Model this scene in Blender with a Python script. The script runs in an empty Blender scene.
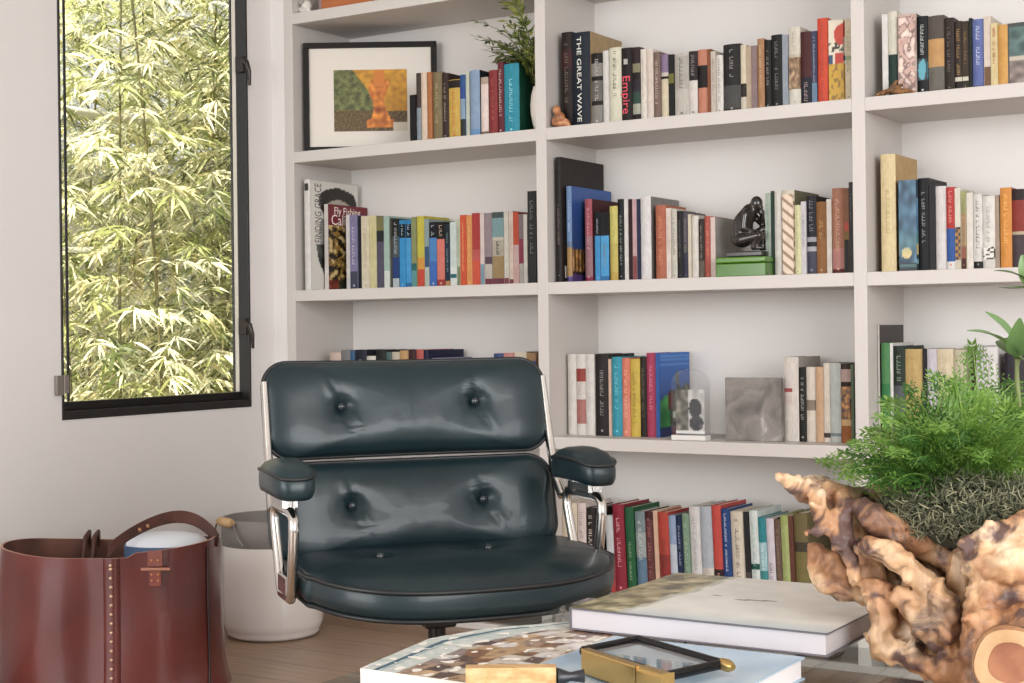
import bpy, bmesh, math, random
from mathutils import Vector, Matrix, noise

S = bpy.context.scene
COL = S.collection
# ------------------------------------------------------------------ camera, world, sun, lights, exposure
F_PX = 1503.57
CAM = Vector((3.1964, -3.7645, 0.8934))
CR = Vector((0.84656586, 0.53214346, -0.01222999))      # camera right
CU = Vector((0.00998907, 0.00708957, 0.99992498))       # camera up
CF = Vector((-0.53219025, 0.84662452, -0.00068617))     # camera forward
PCX, PCY = 512.0, 332.56
cam_data = bpy.data.cameras.new('camera')
cam = bpy.data.objects.new('camera', cam_data)
COL.objects.link(cam)
cam_data.sensor_fit = 'HORIZONTAL'
cam_data.sensor_width = 36.0
cam_data.lens = F_PX * 36.0 / 1024.0
cam_data.shift_y = (PCY - 341.5) / 1024.0
cam_data.clip_start = 0.05
_m = Matrix((( CR.x, CU.x, -CF.x, CAM.x), (CR.y, CU.y, -CF.y, CAM.y), (CR.z, CU.z, -CF.z, CAM.z), (0, 0, 0, 1)))
cam.matrix_world = _m
S.camera = cam

world = bpy.data.worlds.new('world')
S.world = world
world.use_nodes = True
_bg = world.node_tree.nodes['Background']
_bg.inputs['Color'].default_value = (0.985, 0.985, 1.0, 1)
_bg.inputs['Strength'].default_value = 1.15

def lamp(name, kind, loc, target, energy, size=None, color=(1, 1, 1)):
    d = bpy.data.lights.new(name, kind)
    d.energy = energy
    d.color = color
    if kind == 'AREA':
        d.shape = 'RECTANGLE'
        d.size, d.size_y = size
    o = bpy.data.objects.new(name, d)
    COL.objects.link(o)
    o.location = loc
    o.rotation_euler = (Vector(target) - Vector(loc)).to_track_quat('-Z', 'Y').to_euler()
    return o
sun = lamp('sun', 'SUN', (0.4, -8, 11), (0, 0, 0), 14.0, color=(1.0, 0.94, 0.82))
sun.data.angle = 0.01
lamp('right_fill', 'AREA', (5.6, -3.6, 1.6), (1.5, -0.4, 0.9), 175, (2.6, 1.9), (0.985, 0.99, 1.0))  # area lamp added for brightness, standing in for unseen windows at the right
lamp('rear_left_fill', 'AREA', (0.5, -6.6, 1.5), (0.9, -0.5, 0.7), 190, (3.4, 2.0), (0.985, 0.99, 1.0))  # added fill behind left of the camera, no door is built there

S.view_settings.view_transform = 'Standard'
S.view_settings.look = 'None'
S.view_settings.gamma = 1.0
S.view_settings.use_curve_mapping = False
S.view_settings.exposure = -0.25
S.cycles.use_denoising = True
S.cycles.max_bounces = 10
S.cycles.transparent_max_bounces = 16

# ------------------------------------------------------------------ helpers
def ray(px, py):
    return CR * ((px - PCX) / F_PX) + CU * ((PCY - py) / F_PX) + CF
def at_y(px, py, Y):
    d = ray(px, py); return CAM + d * ((Y - CAM.y) / d.y)
def at_z(px, py, Z):
    d = ray(px, py); return CAM + d * ((Z - CAM.z) / d.z)
def at_d(px, py, D):
    return CAM + ray(px, py) * D

def lin(c):
    if isinstance(c, str):
        c = [int(c[i:i + 2], 16) / 255 for i in (0, 2, 4)]
    return tuple((x / 12.92 if x <= 0.04045 else ((x + 0.055) / 1.055) ** 2.4) for x in c)

_mats = {}
def mat(color, rough=0.5, metal=0.0, name=None, bump=0.0, bscale=200.0, coat=0.0, spec=0.5):
    key = (color if isinstance(color, str) else tuple(color), rough, metal, bump, bscale, coat, spec)
    if key in _mats: return _mats[key]
    m = bpy.data.materials.new(name or 'surface_' + (color if isinstance(color, str) else 'mix'))
    m.use_nodes = True
    b = m.node_tree.nodes['Principled BSDF']
    b.inputs['Base Color'].default_value = (*lin(color), 1)
    b.inputs['Roughness'].default_value = rough
    b.inputs['Metallic'].default_value = metal
    b.inputs['Coat Weight'].default_value = coat
    b.inputs['Coat Roughness'].default_value = 0.15
    b.inputs['Specular IOR Level'].default_value = spec
    if bump:
        n, l = m.node_tree.nodes, m.node_tree.links
        tc = n.new('ShaderNodeTexCoord'); t = n.new('ShaderNodeTexNoise'); bp = n.new('ShaderNodeBump')
        t.inputs['Scale'].default_value = bscale; t.inputs['Detail'].default_value = 4
        bp.inputs['Strength'].default_value = bump; bp.inputs['Distance'].default_value = 0.002
        l.new(tc.outputs['Object'], t.inputs['Vector']); l.new(t.outputs['Fac'], bp.inputs['Height'])
        l.new(bp.outputs['Normal'], b.inputs['Normal'])
    _mats[key] = m
    return m

def noise_mat(name, stops, scale=6.0, rough=0.5, detail=5.0, stretch=(1, 1, 1), bump=0.0, bscale=None, distort=0.0, coat=0.0, spec=0.5, bdist=0.004):
    m = bpy.data.materials.new(name); m.use_nodes = True
    n, l = m.node_tree.nodes, m.node_tree.links
    b = n['Principled BSDF']
    b.inputs['Roughness'].default_value = rough
    b.inputs['Coat Weight'].default_value = coat
    b.inputs['Specular IOR Level'].default_value = spec
    tc = n.new('ShaderNodeTexCoord'); mp = n.new('ShaderNodeMapping'); t = n.new('ShaderNodeTexNoise'); cr = n.new('ShaderNodeValToRGB')
    mp.inputs['Scale'].default_value = stretch
    t.inputs['Scale'].default_value = scale; t.inputs['Detail'].default_value = detail; t.inputs['Distortion'].default_value = distort
    l.new(tc.outputs['Object'], mp.inputs['Vector']); l.new(mp.outputs['Vector'], t.inputs['Vector'])
    l.new(t.outputs['Fac'], cr.inputs['Fac']); l.new(cr.outputs['Color'], b.inputs['Base Color'])
    e = cr.color_ramp.elements
    while len(e) < len(stops): e.new(0.5)
    for i, (p, c) in enumerate(stops):
        e[i].position = p; e[i].color = (*lin(c), 1)
    if bump:
        bp = n.new('ShaderNodeBump'); bp.inputs['Strength'].default_value = bump; bp.inputs['Distance'].default_value = bdist
        if bscale:
            t2 = n.new('ShaderNodeTexNoise'); t2.inputs['Scale'].default_value = bscale; t2.inputs['Detail'].default_value = 4
            l.new(mp.outputs['Vector'], t2.inputs['Vector']); l.new(t2.outputs['Fac'], bp.inputs['Height'])
        else: l.new(t.outputs['Fac'], bp.inputs['Height'])
        l.new(bp.outputs['Normal'], b.inputs['Normal'])
    return m

def paint_mat(rough=0.45):
    key = ('paint', rough)
    if key in _mats: return _mats[key]
    m = bpy.data.materials.new('printed_paper'); m.use_nodes = True
    n, l = m.node_tree.nodes, m.node_tree.links
    a = n.new('ShaderNodeAttribute'); a.attribute_name = 'print'
    l.new(a.outputs['Color'], n['Principled BSDF'].inputs['Base Color'])
    n['Principled BSDF'].inputs['Roughness'].default_value = rough
    _mats[key] = m
    return m

def glass_mat(name, tint=(1, 1, 1), rough=0.0, ior=1.45, thin=True):
    m = bpy.data.materials.new(name); m.use_nodes = True
    n, l = m.node_tree.nodes, m.node_tree.links
    n.remove(n['Principled BSDF']); out = n['Material Output']
    if thin:
        tr = n.new('ShaderNodeBsdfTransparent'); gl = n.new('ShaderNodeBsdfGlossy'); fr = n.new('ShaderNodeFresnel'); mx = n.new('ShaderNodeMixShader')
        tr.inputs['Color'].default_value = (*tint, 1); gl.inputs['Roughness'].default_value = rough
        ge = n.new('ShaderNodeNewGeometry'); mi_ = n.new('ShaderNodeMix'); mi_.data_type = 'FLOAT'
        mi_.inputs['A'].default_value = ior; mi_.inputs['B'].default_value = 1.0/ior      # same reflectance on both faces of the pane
        l.new(ge.outputs['Backfacing'], mi_.inputs['Factor']); l.new(mi_.outputs['Result'], fr.inputs['IOR'])
        l.new(fr.outputs['Fac'], mx.inputs['Fac']); l.new(tr.outputs[0], mx.inputs[1]); l.new(gl.outputs[0], mx.inputs[2])
        l.new(mx.outputs[0], out.inputs['Surface'])
    else:
        g = n.new('ShaderNodeBsdfGlass'); g.inputs['Color'].default_value = (*tint, 1); g.inputs['IOR'].default_value = ior
        g.inputs['Roughness'].default_value = rough
        l.new(g.outputs[0], out.inputs['Surface'])
    return m

class MB:
    """collects faces of one mesh"""
    def __init__(self): self.v, self.f, self.mi, self.sm = [], [], [], []
    def add(self, vs, fs, mi=0, smooth=False):
        o = len(self.v)
        self.v += [tuple(p) for p in vs]
        for f in fs:
            self.f.append(tuple(i + o for i in f)); self.mi.append(mi); self.sm.append(smooth)
        return self
    def box(self, lo, hi, mi=0):
        x0, y0, z0 = lo; x1, y1, z1 = hi
        return self.add([(x0,y0,z0),(x1,y0,z0),(x1,y1,z0),(x0,y1,z0),(x0,y0,z1),(x1,y0,z1),(x1,y1,z1),(x0,y1,z1)],
                 [(0,3,2,1),(4,5,6,7),(0,1,5,4),(1,2,6,5),(2,3,7,6),(3,0,4,7)], mi)
    def loft(self, rings, cap0=True, cap1=True, mi=0, smooth=True, closed=True):
        n = len(rings[0]); vs = [p for r in rings for p in r]; fs = []
        for k in range(len(rings) - 1):
            for i in range(n if closed else n - 1):
                j = (i + 1) % n
                fs.append((k*n+i, k*n+j, (k+1)*n+j, (k+1)*n+i))
        self.add(vs, fs, mi, smooth)
        if cap0: self.add(rings[0], [tuple(range(n - 1, -1, -1))], mi, False)
        if cap1: self.add(rings[-1], [tuple(range(n))], mi, False)
        return self
    def tube(self, pts, rad, seg=10, mi=0, closed=False, squash=None):
        pts = [Vector(p) for p in pts]; n = len(pts)
        rads = rad if isinstance(rad, (list, tuple)) else [rad] * n
        rings = []; up = None
        for i, p in enumerate(pts):
            a = pts[i - 1] if (i > 0 or closed) else pts[i]
            b = pts[(i + 1) % n] if (i < n - 1 or closed) else pts[i]
            t = (b - a).normalized()
            if up is None:
                up = Vector((0, 0, 1)) if abs(t.z) < 0.9 else Vector((1, 0, 0))
            s = t.cross(up).normalized(); up = s.cross(t).normalized()
            q = squash or (1, 1)
            rings.append([p + s * (math.cos(2*math.pi*k/seg) * rads[i] * q[0]) + up * (math.sin(2*math.pi*k/seg) * rads[i] * q[1]) for k in range(seg)])
        if closed: rings.append(rings[0])
        return self.loft(rings, not closed, not closed, mi)
    def lathe(self, prof, seg=48, mi=0, c=(0, 0, 0)):
        rings = [[(c[0] + r*math.cos(2*math.pi*k/seg), c[1] + r*math.sin(2*math.pi*k/seg), c[2] + z) for k in range(seg)] for r, z in prof]
        return self.loft(rings, prof[0][0] > 1e-4, prof[-1][0] > 1e-4, mi)
    def ball(self, c, r, seg=16, rings=10, mi=0, sc=(1, 1, 1)):
        R = []
        for i in range(rings + 1):
            a = -math.pi/2 + math.pi*i/rings
            rr = max(math.cos(a), 1e-3)
            R.append([(c[0] + r*sc[0]*rr*math.cos(2*math.pi*k/seg), c[1] + r*sc[1]*rr*math.sin(2*math.pi*k/seg), c[2] + r*sc[2]*math.sin(a)) for k in range(seg)])
        return self.loft(R, True, True, mi)
    def build(self, name, mats, parent=None, loc=None, bevel=0.0, seg=2, sub=0):
        me = bpy.data.meshes.new(name)
        me.from_pydata(self.v, [], self.f)
        if not isinstance(mats, (list, tuple)): mats = [mats]
        for m in mats: me.materials.append(m)
        me.polygons.foreach_set('material_index', self.mi)
        me.polygons.foreach_set('use_smooth', self.sm)
        me.update()
        o = bpy.data.objects.new(name, me); COL.objects.link(o)
        if parent: o.parent = parent
        if loc is not None: o.location = loc
        if bevel:
            b = o.modifiers.new('bevel', 'BEVEL'); b.width = bevel; b.segments = seg; b.limit_method = 'ANGLE'; b.angle_limit = 0.6
            b.harden_normals = False
        if sub:
            s = o.modifiers.new('sub', 'SUBSURF'); s.levels = sub; s.render_levels = sub
        return o

def tag(o, label=None, cat=None, group=None, kind=None):
    if label: o['label'] = label
    if cat: o['category'] = cat
    if group: o['group'] = group
    if kind: o['kind'] = kind
    return o
def empty(name, loc, rz=0.0):
    o = bpy.data.objects.new(name, None); COL.objects.link(o)
    o.location = loc; o.rotation_euler = (0, 0, rz); o.empty_display_size = 0.05
    return o

def bake(o):
    """replace a mesh by its modified version"""
    dg = bpy.context.evaluated_depsgraph_get(); dg.update()
    me = bpy.data.meshes.new_from_object(o.evaluated_get(dg))
    o.modifiers.clear(); o.data = me
    return o

def text_part(name, body, size, m, parent, matrix, extrude=0.0003, sx=1.0):
    c = bpy.data.curves.new(name, 'FONT'); c.body = body; c.size = size; c.extrude = extrude
    c.align_x = 'LEFT'; c.align_y = 'CENTER'; c.resolution_u = 2
    t = bpy.data.objects.new(name, c); COL.objects.link(t)
    dg = bpy.context.evaluated_depsgraph_get(); dg.update()
    me = bpy.data.meshes.new_from_object(t.evaluated_get(dg))
    bpy.data.objects.remove(t)
    me.transform(matrix @ Matrix.Diagonal((sx, 1, 1, 1)))
    me.materials.clear(); me.materials.append(m)
    o = bpy.data.objects.new(name, me); COL.objects.link(o); o.parent = parent
    return o

def painted(name, P, U, V, nu, nv, func, parent, m=None, thick=0.0):
    """a printed sheet: grid P + u*U + v*V whose colours are func(u, v) (sRGB)"""
    P, U, V = Vector(P), Vector(U), Vector(V)
    vs = [P + U*(i/nu) + V*(j/nv) for j in range(nv + 1) for i in range(nu + 1)]
    fs = [(j*(nu+1)+i, j*(nu+1)+i+1, (j+1)*(nu+1)+i+1, (j+1)*(nu+1)+i) for j in range(nv) for i in range(nu)]
    me = bpy.data.meshes.new(name); me.from_pydata(vs, [], fs)
    a = me.color_attributes.new('print', 'FLOAT_COLOR', 'POINT')
    k = 0
    for j in range(nv + 1):
        for i in range(nu + 1):
            a.data[k].color = (*lin([min(1, max(0, c)) for c in func(i/nu, j/nv)]), 1); k += 1
    me.materials.append(m or paint_mat()); me.update()
    o = bpy.data.objects.new(name, me); COL.objects.link(o)
    if parent: o.parent = parent
    return o
def hx(s): return [int(s[i:i+2], 16)/255 for i in (0, 2, 4)]
def mix(a, b, t): return [x + (y - x)*t for x, y in zip(a, b)]
def nz(x, y, z=0.0): return noise.noise(Vector((x, y, z)))     # -1..1

WHITE = mat('c8c2bd', 0.5, name='white_painted_wood')
BACK = mat('dedad6', 0.6, name='back_board_brightened')  # frame paint with its colour lightened to offset the shade inside the shelves
WALL = noise_mat('wall_paint', [(0.3, 'dfdbd8'), (0.7, 'e1dddb')], 3.0, 0.85, bump=0.08, bscale=220, spec=0.25)
BLACK = mat('1d1b1a', 0.4, name='black_metal')
CHROME = mat('c9c6c2', 0.14, 1.0, name='chrome')
PAGES = noise_mat('page_edges', [(0.35, 'cfc4b0'), (0.65, 'e6ddcc')], 60, 0.8, stretch=(12, 0.5, 0.5))
rnd = random.Random(7)

# ------------------------------------------------------------------ the room
WX = -0.09                                     # inner face of the window wall
def structure(o, kind='structure'):
    o['kind'] = kind; return o
def make_floor():
    m = bpy.data.materials.new('oak_boards'); m.use_nodes = True
    n, l = m.node_tree.nodes, m.node_tree.links
    b = n['Principled BSDF']; b.inputs['Roughness'].default_value = 0.32
    tc = n.new('ShaderNodeTexCoord'); mp = n.new('ShaderNodeMapping'); br = n.new('ShaderNodeTexBrick')
    br.inputs['Scale'].default_value = 1.0; br.inputs['Brick Width'].default_value = 1.9; br.inputs['Row Height'].default_value = 0.16
    br.inputs['Mortar Size'].default_value = 0.002; br.offset = 0.37
    br.inputs['Color1'].default_value = (*lin('a3866d'), 1); br.inputs['Color2'].default_value = (*lin('b0968a' if 0 else 'b2957b'), 1)
    br.inputs['Mortar'].default_value = (*lin('5f4c3f'), 1)
    t = n.new('ShaderNodeTexNoise'); t.inputs['Scale'].default_value = 5; t.inputs['Detail'].default_value = 8
    mp2 = n.new('ShaderNodeMapping'); mp2.inputs['Scale'].default_value = (1.0, 14, 1)
    mx = n.new('ShaderNodeMix'); mx.data_type = 'RGBA'; mx.blend_type = 'MULTIPLY'; mx.inputs['Factor'].default_value = 0.75
    cr = n.new('ShaderNodeValToRGB'); cr.color_ramp.elements[0].position = 0.3; cr.color_ramp.elements[1].position = 0.7
    cr.color_ramp.elements[0].color = (0.55, 0.5, 0.47, 1); cr.color_ramp.elements[1].color = (1, 1, 1, 1)
    l.new(tc.outputs['Object'], mp.inputs['Vector']); l.new(mp.outputs['Vector'], br.inputs['Vector'])
    l.new(tc.outputs['Object'], mp2.inputs['Vector']); l.new(mp2.outputs['Vector'], t.inputs['Vector'])
    l.new(t.outputs['Fac'], cr.inputs['Fac']); l.new(br.outputs['Color'], mx.inputs['A']); l.new(cr.outputs['Color'], mx.inputs['B'])
    l.new(mx.outputs['Result'], b.inputs['Base Color'])
    structure(MB().box((WX - 0.12, -6.5, -0.06), (6.5, 0.42, 0)).build('floor', m))
make_floor()
structure(MB().box((WX - 0.16, -9.0, 2.62), (8.0, 0.45, 2.72)).build('ceiling', mat('edebe8', 0.9)))
# window wall with its opening
WY0, WY1, WZ0, WZ1 = -0.893, -0.119, 0.662, 2.25
wl = MB(); T_ = 0.068
wl.box((WX - T_, -4.0, 0), (WX, WY0, 2.62)); wl.box((WX - T_, WY1, 0), (WX, 0.42, 2.62))
wl.box((WX - T_, WY0, 0), (WX, WY1, WZ0)); wl.box((WX - T_, WY0, WZ1), (WX, WY1, 2.62))
structure(wl.build('wall_left', WALL))
structure(MB().box((WX, 0.32, 0), (6.5, 0.42, 2.62)).build('wall_back', WALL))
structure(MB().box((WX, 0.0, 0), (-0.0355, 0.02, 2.62)).build('trim_1', WALL))

# window: black metal frame, slim casement sash, handles, glass
win = empty('window_1', (WX, WY0, WZ0)); tag(win, 'tall narrow black metal casement window in the white wall', 'window', kind='structure')
def wpart(name, boxes, m, parent=None, bevel=0.0015):
    b = MB()
    for lo, hi in boxes: b.box(lo, hi)
    return b.build(name, m, parent or win, bevel=bevel)
ww, wh = WY1 - WY0, WZ1 - WZ0
wpart('window_frame', [((-0.058, 0, 0), (0.004, ww, 0.024)), ((-0.040, 0, 0.024), (0.004, 0.007, wh)), ((-0.040, ww - 0.009, 0.024), (0.004, ww, wh)), ((-0.058, 0.007, wh - 0.02), (0.004, ww - 0.009, wh))], BLACK)
wpart('sash', [((-0.064, 0.0075, 0.0245), (-0.03, ww - 0.0095, 0.048)), ((-0.057, 0.068, 0.0485), (-0.050, 0.074, wh - 0.0205)), ((-0.066, ww - 0.011, 0.048), (-0.0565, ww, wh - 0.0205))], mat('151311', 0.35))
wpart('weather_strip', [((-0.056, ww - 0.010, 0.0485), (-0.0405, ww, wh - 0.0205))], mat('cfc9bd', 0.5))
GLASS = glass_mat('window_glass', (0.97, 0.985, 0.97))
wpart('window_pane', [((-0.062, 0.0005, 0.0485), (-0.058, ww - 0.0115, wh - 0.0205))], GLASS, bevel=0)
for hz in (1.766, 0.925):
    z = hz - WZ0
    h = MB().box((-0.03, ww - 0.022, z - 0.03), (0.002, ww - 0.0095, z + 0.022))
    h.tube([(0.0, ww - 0.022, z + 0.01), (0.02, ww - 0.024, z), (0.028, ww - 0.02, z - 0.03), (0.024, ww - 0.014, z - 0.075)], [0.009, 0.009, 0.007, 0.005])
    h.build('window_handle', mat('3a3431', 0.35, 0.6), win, bevel=0.002)
wpart('hinge', [((0.004, -0.028, 0.07), (0.014, -0.004, 0.125)), ((0.004, -0.004, 0.075), (0.018, 0.012, 0.125))], mat('8d857f', 0.4, 0.5))

# ------------------------------------------------------------------ built-in bookcase
BW, BWD, BD, BT = 0.9556, 0.0354, 0.309, 0.0354
SB = [0.1, 0.55, 1.0, 1.45, 1.9]                # undersides of the shelves
ST = [z + BT for z in SB]
bc = empty('bookcase', (0, 0, 0))
tag(bc, 'white built-in bookcase filling the back wall, three bays of open shelves', 'bookcase')
for k in range(4):
    x = k*BW - BWD
    MB().box((x, 0, 0), (x + BWD, BD, 2.56)).build('upright', WHITE, bc, bevel=0.0015)
for k in range(3):
    x0, x1 = k*BW, (k + 1)*BW - BWD
    for z in SB + [2.35]:
        MB().box((x0, 0, z), (x1, BD, z + BT)).build('shelf', WHITE, bc, bevel=0.0015)
    MB().box((x0, 0.0, 0.0), (x1, 0.02, 0.02)).build('bottom_rail', WHITE, bc)
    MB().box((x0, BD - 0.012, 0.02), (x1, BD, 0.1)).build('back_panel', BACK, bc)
    for j in range(5):
        z0 = ST[j]; z1 = (SB + [2.35])[j + 1]
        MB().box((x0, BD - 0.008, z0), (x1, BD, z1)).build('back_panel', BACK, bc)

# ------------------------------------------------------------------ books
# each line: left, right and top of the spine in the photograph | base colour | bands from the foot "upto:colour" | lettering colour | options | look
def glyphs(b, x0, x1, z0, z1, y, rg):
    """small raised marks standing for spine lettering too small to read"""
    w = x1 - x0; z = z1; n = 0
    while z - z0 > w*0.3 and n < 30:
        s = w*rg.uniform(0.45, 0.8)
        if rg.random() > 0.14:
            k = rg.randint(0, 3); t = max(s*0.22, 0.0007)
            zz = max(z - s, z0)
            if k != 1: b.box((x0, y - 0.0004, zz), (x1, y, zz + t))
            if k != 2: b.box((x0, y - 0.0004, zz), (x0 + w*0.22, y, z))
            if k == 3: b.box((x0 + w*0.45, y - 0.0004, zz), (x0 + w*0.62, y, z))
            if k in (1, 2): b.box((x0, y - 0.0004, z - t), (x1, y, z))
        z -= s*1.35; n += 1

_bm = {}
def book_mat(c, rough=0.5):
    """printed cloth or card, a little uneven and rubbed"""
    if c in _bm: return _bm[c]
    L = lin(c); g = 0.3*L[0] + 0.55*L[1] + 0.15*L[2]
    L = [(x + (g - x)*0.08)*(0.80 if g > 0.05 else 0.55) for x in L]
    m = bpy.data.materials.new('cover_' + c); m.use_nodes = True
    n, l = m.node_tree.nodes, m.node_tree.links; b = n['Principled BSDF']; b.inputs['Roughness'].default_value = rough
    b.inputs['Specular IOR Level'].default_value = 0.22
    tc = n.new('ShaderNodeTexCoord'); mp = n.new('ShaderNodeMapping'); t = n.new('ShaderNodeTexNoise'); cr = n.new('ShaderNodeValToRGB')
    mp.inputs['Scale'].default_value = (3, 1, 0.6); t.inputs['Scale'].default_value = 70; t.inputs['Detail'].default_value = 5
    e = cr.color_ramp.elements; e[0].position = 0.36; e[1].position = 0.66
    e[0].color = (*[x*0.88 for x in L], 1); e[1].color = (*[min(1, x*1.06 + 0.003) for x in L], 1)
    l.new(tc.outputs['Object'], mp.inputs['Vector']); l.new(mp.outputs['Vector'], t.inputs['Vector']); l.new(t.outputs['Fac'], cr.inputs['Fac']); l.new(cr.outputs['Color'], b.inputs['Base Color'])
    _bm[c] = m
    return m

def make_book(x, y, z, t, h, d, col, bands, let, opt, rg, lean=0.0):
    """hard or soft cover book: root is the cover, children are the page block and lettering"""
    name = 'book'
    mats = [book_mat(col)]
    segs = []; z0 = 0.0
    for top, c in bands:
        mats.append(book_mat(c)); segs.append((z0, top*h, len(mats) - 1)); z0 = top*h
    segs.append((z0, h, 0))
    side = 0
    if 'side' in opt: mats.append(book_mat(opt['side'])); side = len(mats) - 1
    hard = opt.get('hard', t > 0.017)
    bt = min(0.0024, t*0.16) if hard else 0.0006
    bulge = min(t*0.18, 0.006) if hard else 0.0008
    b = MB(); ns = 6 if t > 0.008 else 2
    prof = [(t*i/ns, bulge*(1 - math.sin(math.pi*i/ns)**0.7 if hard else 1)) for i in range(ns + 1)]
    prof = [(px, max(0.0, py if 0 < k < ns else bulge*0.9)) for k, (px, py) in enumerate(prof)]
    for za, zb, mi in segs:
        vs = [(px, py, zz) for zz in (za, zb) for px, py in prof]; n = ns + 1
        b.add(vs, [(i, i + 1, n + i + 1, n + i) for i in range(ns)], mi, True)
    pin = bulge + bt
    b.add([(px, py, 0) for px, py in prof] + [(t - bt, pin, 0), (bt, pin, 0)], [tuple(range(ns + 2, -1, -1))], segs[0][2])
    b.add([(px, py, h) for px, py in prof] + [(t - bt, pin, h), (bt, pin, h)], [tuple(range(ns + 3))], 0)
    yb = bulge*0.9
    b.box((0, yb, 0), (bt, d, h), side); b.box((t - bt, yb, 0), (t, d, h), side)
    o = b.build(name, mats, None, (x, y, z))
    if lean: o.rotation_euler = (0, lean, 0)
    ov = 0.003 if hard else 0.0004
    pb = MB().box((bt*1.02, pin, ov), (t - bt*1.02, d - ov, h - ov)).build('page_block', PAGES, o)
    if let and t > 0.006:
        g = MB(); w = min(t*rg.uniform(0.24, 0.42), 0.011)
        la, lb = opt.get('lz', (rg.uniform(0.2, 0.4), rg.uniform(0.84, 0.93)))
        glyphs(g, t/2 - w/2, t/2 + w/2, h*la, h*lb, 0.0002 if hard else -0.0002, rg)
        if rg.random() > 0.45: g.box((t/2 - w*0.3, -0.0003, h*0.05), (t/2 + w*0.3, 0.0003, h*0.05 + w*0.5))
        lc = ''.join('%02x' % int(255*q) for q in mix(hx(let), hx(col), rg.uniform(0.1, 0.45)))
        g.build('lettering', mat(lc, 0.45), o)
    return o, bt, bulge

ROWS = {}
ROWS['A'] = ('left bay, upper shelf', 3, 0.05, """
409.7 415.6 94.8 1c1a1a - - hard=0 | short slim black booklet
415.6 420.6 73 4a3c38 0.5:8f9ba3 - - | narrow dark brown and grey book
420.6 426.6 72 e6cfb8 - - - | slim cream book
426.6 431.4 72 b7723f - - - | thin tan orange book
431.4 441.6 72 857552 - b9a878 - | olive brown hardback
441.6 448 73 44302a - c8b8a0 - | dark brown book with pale edge
448 459.6 79.5 d5ae49 0.86:d5ae49,0.99:2a1c16 b5482c lz=0.05,0.8 | yellow book with black band
459.6 464.8 74.6 2d5a96 0.3:3a4040,0.62:8aa5bd,0.82:2c4f98 - - | slim blue book
464.8 469.3 72 c9d0bf - - - | slim pale green book
469.3 479 70 8fa7c4 0.12:6d9ac9 - side=1f2b2b | light blue hardback
480.2 487.8 77 b9a493 0.08:7d6a55,0.88:ecd8cf - - | white book with brown cap
488.3 496.7 70 8e2f30 - b56a5c - | dark red hardback
496.7 503 62 6b2430 - d9c3b4 - | tall maroon book, pale lettering
503 518.4 63.5 2497ae - bfe6ec side=12573f,d=0.2,lz=0.18,0.78 | wide turquoise hardback
""")
ROWS['B'] = ('centre bay, upper shelf', 3, 0.05, """
560.8 571.6 32 2c211e 0.62:2c211e,0.82:4c2024 8c7a6a - | tall brown black hardback
571.6 589.6 32 1f2c3a - - side=b79a6c,d=0.2,text=THE_GREAT_WAVE | navy book titled THE GREAT WAVE
590.6 602.6 53 241f1e 0.28:8d8a84,0.34:241f1e,0.62:6f6c68,0.68:241f1e,0.86:8f8c86 d9d4cc - | black book with grey panels
602.6 608 50.6 dcd8d2 - - - | slim plain white book
608 620.7 47.4 dfdcc4 - 3e3a36 lz=0.35,0.95 | cream book with dark capitals
620.7 632 47.7 241d1d - - text=Empire | black book titled Empire
632 639.7 47 3a2226 0.1:241d1d,0.24:a8ab9a,0.4:2d4a3e,0.56:332a3a,0.66:241d1d,0.78:8a8568 - - | dark book with coloured squares
640.3 646 49 e4dcd0 - a08f84 - | narrow cream paperback
646 653 49 e0d2c6 0.75:e0d2c6 c9a9a2 - | cream book with pink top
653 660 52 7d665c - c9b9ac - | narrow grey brown book
660 668.4 54.3 8d7898 0.62:dccfae,0.66:1e1a18,0.72:cfc6b8 - - | cream book with purple top
668.4 674 54.3 1f201c 0.55:1f201c,0.7:73722f - - | slim black book, olive patch
674 688.5 53.6 c4beb3 0.44:c4beb3,0.96:b5afa5 2c2826 lz=0.45,0.94 | thick light grey hardback
688.5 697 51 332d2d 0.55:ddd5cd 958e8a lz=0.6,0.95 | white book with black top
697 707.3 49.5 c98268 0.42:c98268,0.76:1f1a19 - - | salmon book with black block
707.3 710.8 49 8a5030 - - - | thin rust brown book
710.8 715.7 51 cfc3b5 0.8:cfc3b5 6b6660 - | thin beige book
715.7 722.6 55 e1dcd4 - 4a4644 - | white book, small dark lettering
722.6 740 44 2b2928 0.06:2b2928,0.4:4b4a48 a09c97 lz=0.5,0.92 | thick black hardback, grey lettering
740 746.3 44.6 ddd0b4 0.22:d9cfb9,0.42:3a302b - - | cream book with dark figure
746.2 751.5 46 bda88e - - - | narrow beige book
751.5 757 45.5 8f7878 - - - | narrow mauve book
757 763.8 38.5 ad7f57 - d9c19c - | tan brown hardback
763.8 770.7 40 262422 - cfc7b8 - | narrow black book, cream lettering
770.7 781.8 34.6 201e1d - 8f8b86 - | glossy black hardback
781.8 788 34.6 98a1ab - - - | narrow blue grey book
788 800 27 d9d2c1 0.22:dcd6c8,0.24:8a7a5a,0.62:8a6a48,0.66:c9bfa8 a89c84 lz=0.7,0.95 | tall cream book, brown picture
800 811 31.5 5c2a2c 0.38:252a38 b9b2b0 lz=0.06,0.36 | maroon and navy hardback
811 816.8 31 3e4460 0.3:6d8aa3 a9a9b6 - | narrow slate blue book
816.8 827.6 18 d94a2a - 7a1f16 lz=0.05,0.95 | tall bright red orange book
827.6 844.5 19 e2d9c6 0.46:d0a52e,0.5:e2d9c6,0.56:27486a,0.78:e2d9c6,0.97:cf4a2e 3a2f22 lz=0.08,0.34 | tall patterned red, yellow, white book
844.5 851.6 18.5 dccdb0 0.5:dccdb0,0.55:9fb08a 6d6a4a - | tall cream book
""")
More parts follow.
